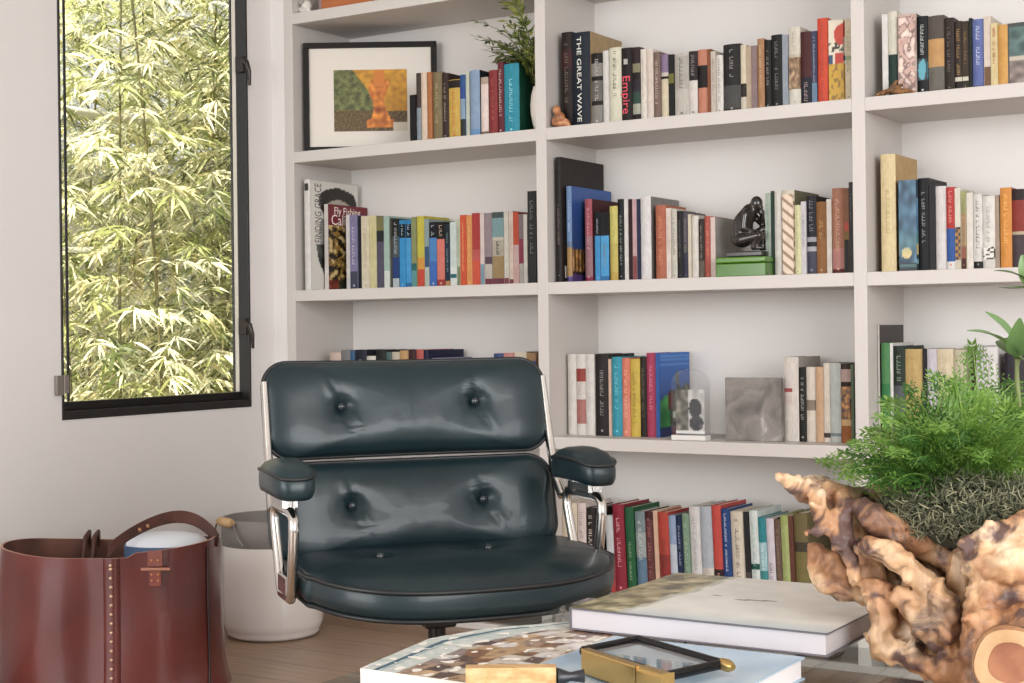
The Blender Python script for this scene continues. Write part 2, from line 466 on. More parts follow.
ROWS['C'] = ('right bay, upper shelf', 3, 0.05, """
882 887.7 14 e2dfda - - - | plain white slim book
887.7 897 11.5 dcd6c4 0.5:27473c b3bca8 lz=0.56,0.9 | cream book, dark green label
897 916 14 cfb3a8 0.3:cbb0a6,0.5:d8cbc2,0.55:cfb3a8,0.92:b89a92 5a4a46 side=5c5f45,lz=0.55,0.9 | pink floral patterned hardback
916 927.6 16 1e2123 0.2:1e2123,0.42:3f8fa0,0.46:1e2123 d9dcd8 lz=0.5,0.95 | black book with teal picture
927.6 943.8 15.4 5c524c 0.34:6f6b62,0.7:c99a5f - - | brown hardback with tan band
943.8 953.8 17.7 3a2d28 - 6f6058 - | dark brown hardback
953.8 962 21 45352a 0.14:2f2622,0.2:e0d8c4 a8834a - | brown book with gilt line
962 968.4 21 4a3a2a 0.14:3a3026,0.2:d9d2bc a8834a - | slim brown gilt book
968.4 972 18 1f2a24 - - - | very thin dark green book
972 983.7 19 6271ab 0.06:5b5a86 d6d9ea lz=0.35,0.9 | periwinkle blue hardback
983.7 990.7 16 ddcdbd 0.3:7c5a3e - - | cream book with brown foot
990.7 997.6 23 dfca92 - a0402e - | pale yellow book, red lettering
997.6 1007.5 24.6 d9a24e - a8742c - | golden orange book
""")
ROWS['D'] = ('left bay, middle shelf', 2, 0.15, """
346 349.5 215 e6e2de - - hard=0 | very thin white paperback
349.5 357.2 215 8d86ad 0.25:4a4f60 d9d6e4 hard=0 | lavender paperback
357.2 361.2 216 252a35 - - hard=0 | thin navy paperback
361.2 369 216 e3d7b9 0.12:e8dfc8 a59a72 hard=0 | cream paperback
369 376.4 215.5 dcd39d - b1a66c hard=0 | pale yellow paperback
376.4 383.7 216 55505c 0.65:5a5468,0.8:2d3230,0.99:7d7a4a - hard=0 | purple grey paperback, olive top
383.7 389.2 216 a9c3b5 0.25:e1e3da - hard=0 | mint green paperback
389.2 392.2 218 4a4238 0.7:5c5246 - hard=0 | thin brown paperback
392.2 399 219 23231f 0.15:b5c4c9,0.45:22407e,0.75:4f5d63 e3e6e4 hard=0,lz=0.5,0.95 | navy paperback, white capitals
399 405.5 220 2a86bf 0.74:2f95d2,0.94:16181b e4ecf0 hard=0,lz=0.76,0.93 | bright blue black-topped paperback
405.5 411.2 220 2a86bf 0.08:2b6ea8,0.74:45a2dc,0.94:1a1a24 d6e6f0 hard=0,lz=0.76,0.93 | second bright blue black-topped paperback
411.2 416.3 217 8e9462 0.25:5c9c9c,0.35:2d6a66 - hard=0 | olive green paperback
416.3 424.3 216 cfc23d 0.26:cf4a35,0.42:dd9a3a - hard=0 | yellow paperback, red foot
424.3 429 219 8fa3a3 0.3:b9c0b4,0.6:39597f - hard=0 | pale striped slim paperback
429 436.7 222 181b24 0.4:3f6fc0,0.76:4a8ac9,0.96:14161c dfe6ec hard=0,lz=0.78,0.95 | royal blue paperback, black top
436.7 444.7 222 1c1512 0.12:a8332e,0.74:dd7a6c e6cdb8 hard=0,lz=0.78,0.95 | salmon pink paperback, black top
444.7 450 224 23323b 0.1:c28a4a,0.7:1f3d55 b5c9c6 hard=0 | dark teal paperback
450 456.4 222 cfdcd6 0.14:e1e6e0,0.2:1f6a74,0.3:e1e6e0 - hard=0 | whitish mint paperback
456.4 460 219 c3c9ac 0.3:7f8a62 8a9070 hard=0 | slim pale green paperback
460 466 215 d9552f - e8c08a hard=0 | orange red paperback
466 472 215 e39a55 - f0d6a8 hard=0 | light orange paperback
472 480 213 b23a36 0.35:d9573c,0.5:c75a55 - hard=0 | crimson and coral paperback
480 484 213 e0cdc6 0.3:7f9fae - hard=0 | slim pinkish white paperback
484 492 213 9a8a90 0.1:7c3b4c,0.3:c9beb4,0.4:5c4a55 - hard=0 | mauve grey paperback
492 503.8 212 4a5654 0.1:7c3b4c,0.4:a58a5e,0.62:b9b09b,0.66:cfc7b6,0.92:7fa3a5 3a3834 hard=0,lz=0.4,0.6 | wide teal picture paperback
503.8 508.5 211 d9d2c4 0.1:8a4a50 - hard=0 | slim beige paperback
508.5 513 211 e6d2c2 0.08:7c3b4c b98a80 hard=0 | slim peach paperback
513 518.7 212 c9502f 0.3:d9b0ab,0.55:d7b5b2 - hard=0 | pink paperback, orange top
518.7 523.4 214 8a7a7c 0.3:b9b3a8,0.65:93394f - hard=0 | grey and maroon paperback
523.4 527.1 214 e0dccf - - hard=0 | very slim ivory paperback
527.4 535.4 191 3f3d3e - 8f8c8a hard=0 | tall charcoal book
""")
ROWS['E'] = ('centre bay, middle shelf', 2, 0.1, """
592.5 600.3 212 171a1f 0.66:3f9cd8,0.92:16191d e9ecec hard=0,lz=0.68,0.9 | sky blue black-topped paperback
600.3 609 212 171a1f 0.08:2f78b0,0.66:4aa6de,0.92:16191d cfe4ee hard=0,lz=0.2,0.6 | second sky blue black-topped paperback
609 617.3 206 d5c96a 0.12:c9a94a,0.5:cdb85c 7c8a4a - | yellow green hardback
617.3 624 199 1b1e1c - cfd2cc lz=0.15,0.8 | black hardback, white lettering
624 628 199 e2ddd6 - - - | slim white hardback
628 632.3 199 38181c - - - | thin black maroon book
632.3 636.6 199 c9a4a6 0.3:8a4a4a - - | thin dusty pink book
636.6 639.8 199 2b3557 - - - | thin navy book
639.8 650.3 196.5 e2dedd - c3bdb8 side=8b8582,d=0.19 | tall white hardback, grey cover
655 665.8 205 b7694c - c9835f - | terracotta hardback
665.8 671 208 e3d6ca - c08a7a - | slim cream pink book
671 676.7 209 cdc8b8 0.9:cfcabb 3c3a34 - | cream speckled book
676.7 682.3 211 221f1e - 6b6a66 - | black hardback
682.3 688 212 4c4650 0.4:3f3850,0.5:4a4a46 a9a49c - | dark grey purple book
688 691 214 dcd0ba - - - | very thin cream book
691 698.3 216 e1dbd0 - - - | plain off-white book
698.3 704 219 3d332e 0.3:6a5d50 cbbfae - | dark brown spotted book
704 710.5 216 b9584a - d99a86 - | red salmon hardback
710.5 715.4 217 e1c9c0 - - side=b9b3ab,d=0.17 | pale pink book with grey cover
765.2 770.8 193 aab8a8 - 5d7a6a hard=0 | pale green booklet
770.8 773.5 191 27463a - - hard=0 | very thin dark green booklet
773.5 781.6 191 ddd8ce - b9a9a3 - | white book, faint lettering
781.6 794 190 ddd0bb 0.1:a98b6d,0.17:dccbb2,0.24:9a7c60,0.34:e0ceb8,0.4:a3866a,0.5:d9b99c,0.56:96785c,0.66:dcc29c,0.72:a58868,0.82:e3cdb8,0.87:94775c - side=7d7a58,d=0.19 | cream book with tan stripes
794.5 800.6 205 dfdba8 - 7d8a55 - | cream book, green lettering
800.6 806 201.5 d4cfd2 - 8a868c - | light lilac grey book
806 816 196 2c2a33 0.3:4a4a5a,0.36:b3b0b3,0.42:2c2a33,0.48:a9a8b0 8a8a92 lz=0.55,0.95 | navy black banded hardback
816 826 201.6 91602f 0.5:9a6838 c29a5e lz=0.5,0.75 | brown hardback, gilt lettering
826 831.5 199 e6ddd1 - - - | slim cream white book
831.5 843.6 188 b77d62 0.06:6a2a2a,0.3:c98a80 d9ab8e - | terracotta pink hardback
843.6 848.7 188 8a5a3c 0.4:23281f,0.5:8a6a2e,0.6:c04a38 - - | brown book, red band
848.7 852.6 182 3c3836 - 6f6c68 - | slim tall charcoal book
""")
ROWS['F'] = ('right bay, middle shelf', 2, 0.05, """
880 895 154 e3cf9d - a58a55 side=c9a468,d=0.19,lz=0.3,0.7 | tall cream yellow hardback
897.7 917.4 180 223a4e 0.08:1a2530,0.13:6fa3a8,0.18:1a2a30,0.3:b9a467,0.45:4a7f86,0.6:3f6a88,0.8:54809c bcd2da lz=0.35,0.88 | glossy teal blue pictured hardback
917.4 929 178 1b1c20 - b9bcc0 - | black hardback, white lettering
929 935 184 2c2b2e - - - | narrow black grey book
935 946 186 dcd6d4 - b9b2b0 - | plain white hardback
946 954.6 187 b8332e 0.1:e0dcd8,0.5:2f5aa0 dba29a lz=0.55,0.95 | red, blue, white banded book
954.6 960.5 188 dfd9c9 0.12:cfc7b5,0.52:2a2a2a c9902e lz=0.14,0.5 | cream book with checked foot
960.5 966 191 a3a26a 0.14:5a2020,0.3:9a5a4a,0.72:b8906a 4a4a30 - | olive and rust book
966 973 192.5 e4ddd2 - - - | slim ivory book
973 982.3 194 dedad4 0.1:1f1d1c,0.2:dedad4 3a3836 - | white black-edged book
982.3 994.5 196 e1ddd5 0.15:d8d3ca,0.27:2c2a29,0.3:e1ddd5 8a8580 lz=0.35,0.9 | white book, black blotches
994.5 999.3 195 a8937f - - - | slim grey tan book
999.7 1011.4 187.5 d98f35 - eeb765 side=8f2a1f,d=0.19 | bright orange hardback
1011.4 1026 189 3a2a2c 0.42:4a3c40,0.46:b9a88a,0.86:8f3326 - - | dark book with red picture
""")
ROWS['G'] = ('left bay, lower shelf', 1, 0.08, """
329 340.6 352.5 d3bdae - 8a7d72 - | pinkish cream book
340.6 349.5 350 7d7d7c - - - | grey hardback
349.5 354.6 351 3a6288 - - - | slim blue book
354.6 366 350 23293c - b9bcc4 - | navy hardback
366 375 356 ded8cd - 6a6258 - | shorter white book
375 385 350 252626 - - - | black hardback
385 391 352 4f6a66 - - - | slim teal grey book
391 399 352 c5bda6 - 5c6a60 - | cream boxed-label book
399 408 350.5 c49a63 - - - | tan hardback
408 415.5 350 4c2224 - - - | dark maroon book
415.5 423 349.5 bb5650 - - - | coral red hardback
423 428.4 350 23264a - - side=252a50,d=0.2 | tall navy covered book
432.5 437 358 8a83a3 - - side=968fb0,d=0.2 | short lilac covered book
493 503 353.5 3a4c7c - - - | blue book behind chair corner
503 513 353 c5837c - - - | dusty rose book
513 526 352 dccfb8 - a08a70 - | ivory book
526 535.5 353 a98259 0.9:32508a - - | tan and blue book
""")
ROWS['H'] = ('centre bay, lower shelf', 1, 0.09, """
567 575.6 354 ded7cd - bcb3a8 - | white hardback, grey lettering
575.6 585 354 ded8d0 0.14:ded8d0,0.44:b0746c,0.5:ded8d0,0.66:d8cfc6,0.82:9c4038 8a827a lz=0.5,0.62 | white book with red marks
585 593.6 354 dfd9d2 - a39c95 - | narrower white book
594.7 608.4 354 2e2827 - a39d98 lz=0.25,0.8 | thick black brown hardback
608.4 611 359 ddb9a5 - - hard=0 | very thin cream pink booklet
611 621.7 357 2f9bb0 - 8fd0d6 lz=0.3,0.9 | teal hardback
621.7 629.5 358 dd7d62 0.5:e08a72 f0c3b0 - | salmon orange hardback
629.5 639.4 359 d3b440 - 4a3a24 lz=0.15,0.85 | mustard yellow hardback
639.4 646 357 33291f - 7a6d55 - | narrow black brown book
646 655.6 353 b03a5c - d98aa0 - | crimson pink hardback
655.6 659.4 353 2a5fa6 - - side=2a66b0,d=0.2 | blue book with jungle cover
783 798 357 ddd3c9 - - side=b9b0a6,d=0.17,text=mark | thick white book, red marks
798.5 806 367.5 23241f - b5b8ae - | black book, white spine lettering
806 815.4 367 ded2c1 0.42:ded2c1,0.56:8f8272 - - | cream book with dark emblem
815.4 823 367 d3ac86 - a5764f - | peach tan book
823 829.7 363 e2d6c4 0.06:e2d6c4,0.12:4a3f3a - - | slim ivory hardback
829.7 840.3 363 c3c8c2 0.08:c3c8c2,0.12:7f8a90 9aa3a3 - | pale grey blue hardback
840.3 850.5 364.6 4a3325 0.22:a5602c,0.3:d9b07a,0.52:b56e2a,0.56:4a3325,0.72:c79a62,0.78:3a2a22,0.94:c2a59c - - | brown and amber pictured book
850.5 853.6 364.6 5c6f52 - - - | very thin green book
""")
ROWS['I'] = ('right bay, lower shelf', 1, 0.07, """
873.6 879.8 325 d8d4ce - - side=4b4341,d=0.2 | tall white-spined dark covered book
881 890 343 4f8a52 0.6:2f7d45 - - | green hardback
890 893 343 e0e0da - - - | very thin white book
893 904.5 346 2a3a2c 0.35:6d7078,0.6:55585e 8fa58c lz=0.65,0.9 | dark green and grey book
904.5 922.6 349 c4a566 - 8a6f3c side=2c2622,lz=0.2,0.92 | thick tan gold hardback
922.6 927 349 242022 - - - | slim black book
927 936.6 349 c9c3cc - - - | pale lilac book
936.6 953 349 d7c8a6 - 8a7d62 - | wide cream tan book
953 966 350 c9bda4 - - - | beige hardback behind fern
976 983.5 346 cbc5cb - - - | lilac grey hardback
983.5 997.5 347 dedad6 0.9:dedad6 8a8580 - | white hardback, grey edges
1004 1014 353 2b2330 - - - | black purple hardback
""")
ROWS['J'] = ('centre bay, bottom shelf', 0, 0.06, """
560 576.5 503 d9c7ad - - - | wide cream tan book
577 585.5 503 dccac4 - 5a4f4c - | pinkish white book, dark marks
586 594.6 508 2c2220 - d5c8ba - | black brown book, white letters
594.6 601 508 2a2624 - 8a837d - | dark slim book
607.5 614.8 516 c6c8c9 0.5:a8322f - - | grey and red book
614.8 626 505 8f1f33 - d9a8ac - | crimson hardback
627 635.7 508 1f5c35 - cfd8b4 lz=0.1,0.6 | dark green hardback
637 647 512 7d8d8f 0.45:5f7d94,0.75:9fa6a4 d5d8d4 - | grey blue pictured book
647 655.5 512 5c2a2c 0.9:6a3a38 a56a64 - | maroon rose hardback
655.9 660 511 dcb496 - - - | slim peach book
660.2 670.4 513 b8402f 0.2:c2582f,0.5:96302a 2a1a18 lz=0.2,0.7 | red hardback, black letters
670.6 678 516 93a5c4 0.3:5c7db0,0.65:c3cbd6 - - | blue white pictured book
678.2 684.4 516 1f3358 - b9c4d6 - | navy hardback
684.6 691 514 7f9a80 - a9bba6 - | grey green hardback
691.4 702.5 507 d9d5d3 - 98928f - | wide white hardback
702.7 714 507 b5bcc5 0.35:d6cec2 b08a7a lz=0.05,0.35 | pale blue grey hardback
714.3 723.7 506 cb4a40 0.34:3a2024 d9a08f lz=0.05,0.3 | red book with dark foot
724 732.2 509.5 24457f - dfe4ee lz=0.3,0.95 | blue hardback, white capitals
732.4 746.2 512 dfd3be 0.18:d2c3a0,0.2:8a7a55,0.22:e0d6c2 4f443a lz=0.28,0.95 | wide cream hardback, brown capitals
746.4 751.8 512 2c2a2d 0.35:574a48 - - | slim black book
752 760.4 511 dbe3de 0.38:dbe3de,0.44:1d5a4c 7fa39a - | white mint hardback
760.6 768.4 518 2b8c94 0.4:3f8f8e,0.72:a6cdd2,0.76:2b8c94 e3eeee lz=0.42,0.7 | teal book with pale panel
768.6 776.5 519 dcd2da 0.06:d9b9a0 3c2f40 lz=0.1,0.5 | lilac white book, dark characters
776.7 783 520 6f5648 - 8f7a6a - | brown book
783.2 790.8 516 a6b265 0.9:b1bb74 5c6a34 - | yellow green hardback
791 796 516 6a3e30 - - - | slim brown red book
796.2 810 514 75683f 0.6:7f733f,0.7:4a4030 - - | wide olive brown hardback
""")

# extra books whose front covers show (spine left, right, top; set back; depth)
rb = random.Random(11)
BOOKS = {}
_labels = set()
PLACE = {'A': 'upper left shelf', 'B': 'upper centre shelf', 'C': 'upper right shelf', 'D': 'middle left shelf', 'E': 'middle centre shelf',
         'F': 'middle right shelf', 'G': 'lower left shelf', 'H': 'lower centre shelf', 'I': 'lower right shelf', 'J': 'bottom centre shelf'}
FIRST = {'A': 'short slim black booklet in front of framed picture', 'B': 'tall brown black hardback beside copper figurine',
         'D': 'very thin white paperback right of the fly fishing book', 'E': 'sky blue black-topped paperback right of the rose spined book',
         'G': 'pinkish cream book, first seen above the chair back'}
def book_rows():
    for row, (where, lv, ys, txt) in ROWS.items():
        prev = None; px = 1.0568 if row == 'E' else -9
        bay0 = {'A': 0, 'D': 0, 'G': 0, 'B': 1, 'E': 1, 'H': 1, 'J': 1}.get(row, 2)
        for ln in txt.strip().split('\n'):
            spec, look = [s.strip() for s in ln.split('|')]
            f = spec.split(None, 6)
            x0, x1, yt, col, bands, let = float(f[0]), float(f[1]), float(f[2]), f[3], f[4], f[5]
            opt = {}; key = None
            if len(f) > 6 and f[6] != '-':
                for kv in f[6].split(','):
                    if '=' in kv: key, v = kv.split('='); opt[key] = v
                    else: opt[key] += ',' + kv
            for k in ('hard', 'd'):
                if k in opt: opt[k] = float(opt[k])
            if 'lz' in opt: opt['lz'] = tuple(float(v) for v in opt['lz'].split(','))
            bands = [] if bands == '-' else [(float(b.split(':')[0]), b.split(':')[1]) for b in bands.split(',')]
            let = None if let == '-' else let
            zs = ST[lv] + 0.0006
            Y = ys + rb.uniform(-0.003, 0.003)
            a, b = at_y(x0, yt + 20, Y).x, at_y(x1, yt + 20, Y).x
            a = max(a, px + 0.0004, bay0*BW + 0.001); b = max(b - 0.0004, a + 0.003)
            b = min(b, (bay0 + 1)*BW - BWD - 0.001)
            h = at_y((x0 + x1)/2, yt, Y).z - zs
            d = opt.get('d', min(h*rb.uniform(0.62, 0.7), 0.18, BD - 0.014 - Y))
            d = min(d, BD - 0.012 - Y)
            lean = -math.radians(2.2) if row == 'J' and prev and x0 > 605 else 0.0
            o, bt, bu = make_book(a, Y, zs + (0.0003 if lean else 0), b - a, h, d, col, bands, let, opt, rb, lean)
            px = b
            if prev is None: lab = FIRST.get(row, look + ', leftmost on the ' + PLACE[row])
            else: lab = look + ' right of ' + prev + ', ' + PLACE[row]
            if row == 'E' and look.startswith('pale green booklet'): lab = 'pale green booklet right of the dark crouching figure, middle centre shelf'
            if row == 'H' and look.startswith('thick white book'): lab = 'thick white book, red marks, right of the grey stone tile, lower shelf'
            if row == 'G' and look.startswith('blue book behind'): lab = 'blue book behind top right corner of chair back, lower left shelf'
            if len(lab.split()) > 16: lab = look + ' right of ' + prev.split(' with ')[0] + ', ' + PLACE[row]
            if len(lab.split()) > 16: lab = look.split(',')[0] + ' right of ' + prev.split(' with ')[0] + ', ' + PLACE[row]
            assert 4 <= len(lab.split()) <= 16, lab
            assert lab not in _labels, lab
            _labels.add(lab)
            tag(o, lab, 'book', 'books on the ' + PLACE[row])
            BOOKS[(row, look)] = (o, b - a, h, d, bt, bu)
            prev = look.split(',')[0]
            if prev.startswith('second'): prev = prev
            if 'text' in opt and opt['text'] != 'mark':
                t = b - a; tx = opt['text'].replace('_', ' ')
                cfg = {'Empire': (0.034, 0.62, 'd8465a', 0.55), 'THE GREAT WAVE': (0.0185, 0.955, 'dfe0d6', 1.0)}[tx]
                M = Matrix.Translation((t*(0.45 if tx == 'Empire' else 0.4), -0.0004, h*cfg[1] if tx == 'Empire' else h*0.955)) @ Matrix(((0, 1, 0, 0), (0, 0, -1, 0), (-1, 0, 0, 0), (0, 0, 0, 1)))
                lo = text_part('lettering', tx, cfg[0]*(1 if tx == 'Empire' else 1.1), mat(cfg[2], 0.4), o, M)
                w = lo.dimensions.z if lo.dimensions.z > 0 else 1
                zs_ = [v.co.z for v in lo.data.vertices]; span = max(zs_) - min(zs_); want = h*(0.5 if tx == 'Empire' else 0.9)
                ztop = h*(0.62 if tx == 'Empire' else 0.955)
                for v in lo.data.vertices: v.co.z = ztop + (v.co.z - max(zs_))*want/span
                if tx == 'Empire':
                    MB().box((t*0.28, -0.0005, h*0.78), (t*0.62, 0.0002, h*0.85)).build('emblem', mat('a9a6a2', 0.5), o)
            if opt.get('text') == 'mark':
                t = b - a; g = MB()
                g.box((t*0.12, -0.0004, h*0.585), (t*0.62, 0.0002, h*0.63)); g.build('title_label', mat('8a3030', 0.5), o)
                g = MB()
                for q in range(4): g.box((t*0.12, -0.0004, h*(0.53 - q*0.025)), (t*0.6, 0.0002, h*(0.535 - q*0.025)))
                g.build('lettering', mat('b58a84', 0.5), o)
book_rows()

def cover_book(px0, px1, yt, lv, Y, d, col, side, look, cat_row, bands=(), let=None, opt=None):
    zs = ST[lv] + 0.0006
    a, b = at_y(px0, yt + 20, Y).x, at_y(px1, yt + 20, Y).x
    h = at_y((px0 + px1)/2, yt, Y).z - zs
    op = {'side': side}; op.update(opt or {})
    o, bt, bu = make_book(a, Y, zs, b - a, h, d, col, list(bands), let, op, rb)
    tag(o, look, 'book', 'books on the ' + PLACE[cat_row])
    return o, b - a, h, d

# white biography with a dark-haired portrait on its cover
o, t, h, d = cover_book(303.4, 309.4, 179.5, 2, 0.02, 0.255, 'e2ded9', 'd9d5cf', 'white FINDING GRACE book with dark haired portrait, leftmost on the middle left shelf', 'D', bands=((0.97, 'e2ded9'),))
MB().box((t*0.2, -0.0002, h*0.9), (t*0.8, 0.001, h*0.965)).build('publisher_mark', mat('2a2827', 0.5), o)
def grace(u, v):
    c = [.84, .83, .80]
    n = nz(u*5, v*5, 2)*0.05
    if u < 0.05: return c
    x, y = u - 0.56, v - 0.80
    hair = (x/0.40)**2 + (y/0.16)**2
    if hair < 1 + n*4 and v > 0.66: c = [.12, .10, .09]
    x, y = u - 0.58, v - 0.755
    if (x/0.27)**2 + (y/0.085)**2 < 1: c = mix([.52, .62, .55], [.72, .66, .6], max(0, min(1, v*6 - 4.1)))
    if v < 0.66:
        e = 0.26 + 0.1*math.sin(v*9)
        if u > e and v > 0.36: c = mix([.25, .24, .23], [.75, .76, .74], 0.5 + 0.5*nz(u*4, v*8, 5))
        if v < 0.42 and u > 0.32 - v*0.55 + n: c = mix([.10, .11, .11], [.45, .46, .44], max(0, nz(u*5, v*7, 9) + 0.15))
    return c
painted('cover_print', (t + 0.0004, 0.006, 0.002), (0, d - 0.008, 0), (0, 0, h - 0.004), 50, 80, grace, o)
M = Matrix.Translation((t + 0.0007, 0.026, h*0.46)) @ Matrix(((0, 0, 1, 0), (0, -1, 0, 0), (1, 0, 0, 0), (0, 0, 0, 1)))
# rotated title reading upwards on the cover beside the spine
M = Matrix.Translation((t + 0.0007, 0.05, h*0.45)) @ Matrix(((0, 0, 1, 0), (0, -1, 0, 0), (1, 0, 0, 0), (0, 0, 0, 1))).inverted_safe()
def cover_text(body, size, origin, right, up, m, par, name='lettering', sx=1.0):
    r, u = Vector(right).normalized(), Vector(up).normalized(); n = r.cross(u)
    MM = Matrix(((r.x, u.x, n.x, origin[0]), (r.y, u.y, n.y, origin[1]), (r.z, u.z, n.z, origin[2]), (0, 0, 0, 1)))
    return text_part(name, body, size, m, par, MM, 0.0002, sx)
cover_text('FINDING GRACE', 0.05, (t + 0.0006, 0.045, h*0.43), (0, 0, 1), (0, -1, 0), mat('5a5654', 0.5), o, sx=0.52)

# fly fishing guide
o, t, h, d = cover_book(324, 328.2, 204, 2, 0.085, 0.21, 'dfd9d2', '6a1f2c', 'Fly Fishing California guide, maroon and gold cover, between the white biography and thin white paperback', 'D', opt={'hard': 0.0})
def fly(u, v):
    if v > 0.76: return [.44, .10, .15]
    n = nz(u*9, v*14, 3) + 0.5*nz(u*22, v*30, 8)
    c = [.11, .08, .06] if n < -0.05 else ([.55, .43, .20] if n < 0.3 else [.80, .72, .52])
    if v < 0.12: c = mix(c, [.45, .12, .08] if u < 0.25 else [.12, .16, .12], 0.75)
    return c
painted('cover_print', (t + 0.0004, 0.001, 0.001), (0, d - 0.002, 0), (0, 0, h - 0.002), 40, 80, fly, o)
cover_text('Fly Fishing', 0.034, (t + 0.0006, 0.03, h*0.925), (0, 1, 0), (0, 0, 1), mat('efe6dc', 0.5), o)
cover_text('California', 0.05, (t + 0.0006, 0.014, h*0.815), (0, 1, 0), (0, 0, 1), mat('efe6dc', 0.5), o)

# big books at the left of the centre bay's middle shelf
o, t, h, d = cover_book(555.2, 560.6, 157, 2, 0.03, 0.262, '2b2524', '39302d', 'tallest near-black book, leftmost on the middle centre shelf', 'E', let='a59c92', opt={'lz': (0.3, 0.62)})
MB().box((t*0.98, 0.02, h*0.035), (t + 0.0006, 0.045, h*0.13)).build('paper_label', mat('ddd6c8', 0.6), o)
o, t, h, d = cover_book(566, 571.2, 186, 2, 0.045, 0.245, '6f8fb8', '2b4e86', 'blue book with golden city cover, between the tall black and rose spined books', 'E', bands=((0.06, '5c4a86'), (0.36, 'b08a55'), (0.42, '6a7f9a')), let='d6dee8', opt={'lz': (0.5, 0.85)})
def city(u, v):
    if v < 0.07: return [.30, .22, .42]
    if v < 0.34:
        k = 0.5 + 0.5*math.sin(u*75) ; n = nz(u*20, v*20, 4)
        return mix([.25, .16, .08], [.86, .66, .40], max(0, min(1, k*0.8 + n*0.6))) if v > 0.1 else [.18, .12, .10]
    c = mix([.16, .24, .42], [.17, .33, .60], (v - 0.34)/0.66)
    return mix(c, [.35, .40, .52], 0.25*max(0, nz(u*8, v*5, 1)))
painted('cover_print', (t + 0.0004, 0.004, 0.001), (0, d - 0.006, 0), (0, 0, h - 0.002), 50, 60, city, o)
cover_book(584.4, 591.6, 199, 2, 0.085, 0.205, 'a8505c', '5a1f24', 'rose spined book with dark red cover beside the blue city book', 'E', bands=((0.06, '8a2a4a'), (0.55, '9a7078')), let='d9b0b4')
# jungle cover print on the blue book
o, t, h, d, bt, bu = BOOKS[('H', 'blue book with jungle cover')]
def jungle(u, v):
    c = mix([.10, .20, .45], [.16, .40, .70], v)
    if v > 0.82 and (int(v*60) % 2): c = mix(c, [.45, .62, .85], 0.5)
    n = nz(u*6, v*6, 7)
    if v < 0.62 + n*0.2 and u > 0.3: c = [.14, .15, .13] if n < 0.05 else [.34, .36, .30]
    if u < 0.35 and v < 0.45 + n*0.2: c = mix([.10, .45, .22], [.25, .62, .30], 0.5 + n)
    if 0.25 < u < 0.45 and 0.3 < v < 0.62 and n > -0.1: c = [.36, .12, .10]
    if v < 0.12: c = [.10, .16, .40] if u < 0.4 else [.42, .16, .28]
    if 0.4 < u < 0.55 and 0.2 < v < 0.3: c = [.80, .84, .76]
    return c
painted('cover_print', (t + 0.0004, bu + 0.002, 0.001), (0, d - bu - 0.004, 0), (0, 0, h - 0.002), 40, 50, jungle, o)

def spine_print(row, look, func, z0=0.0, z1=1.0, n=12, m=40):
    o, t, h, d, bt, bu = BOOKS[(row, look)]
    return painted('spine_print', (t*0.06, -0.0008, h*z0), (t*0.88, 0, 0), (0, 0, h*(z1 - z0)), n, m, func, o)
def fl(u, v):
    n = nz(u*3, v*11, 4)
    return mix([.72, .58, .53], [.86, .79, .74], 0.5 + n) if abs(n) > 0.12 else [.50, .40, .38]
spine_print('C', 'pink floral patterned hardback', fl, 0.02, 0.97, 16, 60)
spine_print('C', 'black book with teal picture', lambda u, v: [.32, .60, .66] if ((u - 0.5)/0.42)**2 + ((v - 0.5)/0.46)**2 + 0.5*nz(u*4, v*4, 1) < 1 else [.08, .09, .10], 0.18, 0.46)
def gl_(u, v):
    n = nz(u*2.5, v*7, 6)
    c = mix([.10, .20, .28], [.32, .48, .58], 0.5 + n + 0.3*(v - 0.4))
    if ((u - 0.42)/0.28)**2 + ((v - 0.20)/0.06)**2 < 1: c = [.80, .72, .50]
    if v < 0.10: c = mix([.06, .10, .13], [.40, .58, .58], max(0, 1 - abs(v - 0.06)/0.02))
    return mix(c, [.35, .52, .50], 0.5*max(0, 1 - abs(v - 0.32)/0.15))
spine_print('F', 'glossy teal blue pictured hardback', gl_, 0.0, 1.0, 16, 60)
def orn(u, v):
    c = [.84, .80, .72]
    if v < 0.46: c = [.74, .58, .16] if nz(u*5, v*14, 2) < 0.22 else [.52, .40, .12]
    elif (u - 0.95)**2/0.35 + (v - 0.82)**2/0.018 < 1: c = [.72, .22, .14]
    elif v < 0.58 and u < 0.3: c = [.14, .26, .38]
    elif 0.6 < v < 0.72 and nz(u*5, v*22, 5) > 0.05: c = [.20, .18, .17]
    elif v < 0.60 and u > 0.4: c = [.70, .20, .14]
    return c
spine_print('B', 'tall patterned red, yellow, white book', orn, 0.03, 0.98, 20, 60)
spine_print('B', 'tall cream book, brown picture', lambda u, v: mix([.32, .22, .14], [.72, .60, .46], 0.5 + 0.9*nz(u*3.5, v*6, 3)), 0.23, 0.62, 12, 30)
spine_print('H', 'brown and amber pictured book', lambda u, v: mix([.24, .14, .08], [.80, .56, .28], 0.5 + 0.9*nz(u*2.5, v*9, 8)), 0.3, 0.72, 12, 30)
def stripe(u, v):
    k = (v*7.5 + u*0.9) % 1.0
    return mix([.87, .80, .72], [.80, .70, .60], abs(nz(u*3, v*6, 1))) if k > 0.32 else [.56, .44, .33]
spine_print('E', 'cream book with tan stripes', stripe, 0.02, 0.95, 16, 90)
def blot(u, v):
    return [.16, .15, .15] if nz(u*2.5, v*6, 2) > 0.12 else [.82, .80, .77]
spine_print('F', 'white book, black blotches', blot, 0.12, 0.30, 12, 16)
spine_print('F', 'cream book with checked foot', lambda u, v: [[.12, .12, .12], [.62, .42, .12]][(int(v*9) + (u > 0.5)) % 2], 0.12, 0.5, 6, 36)

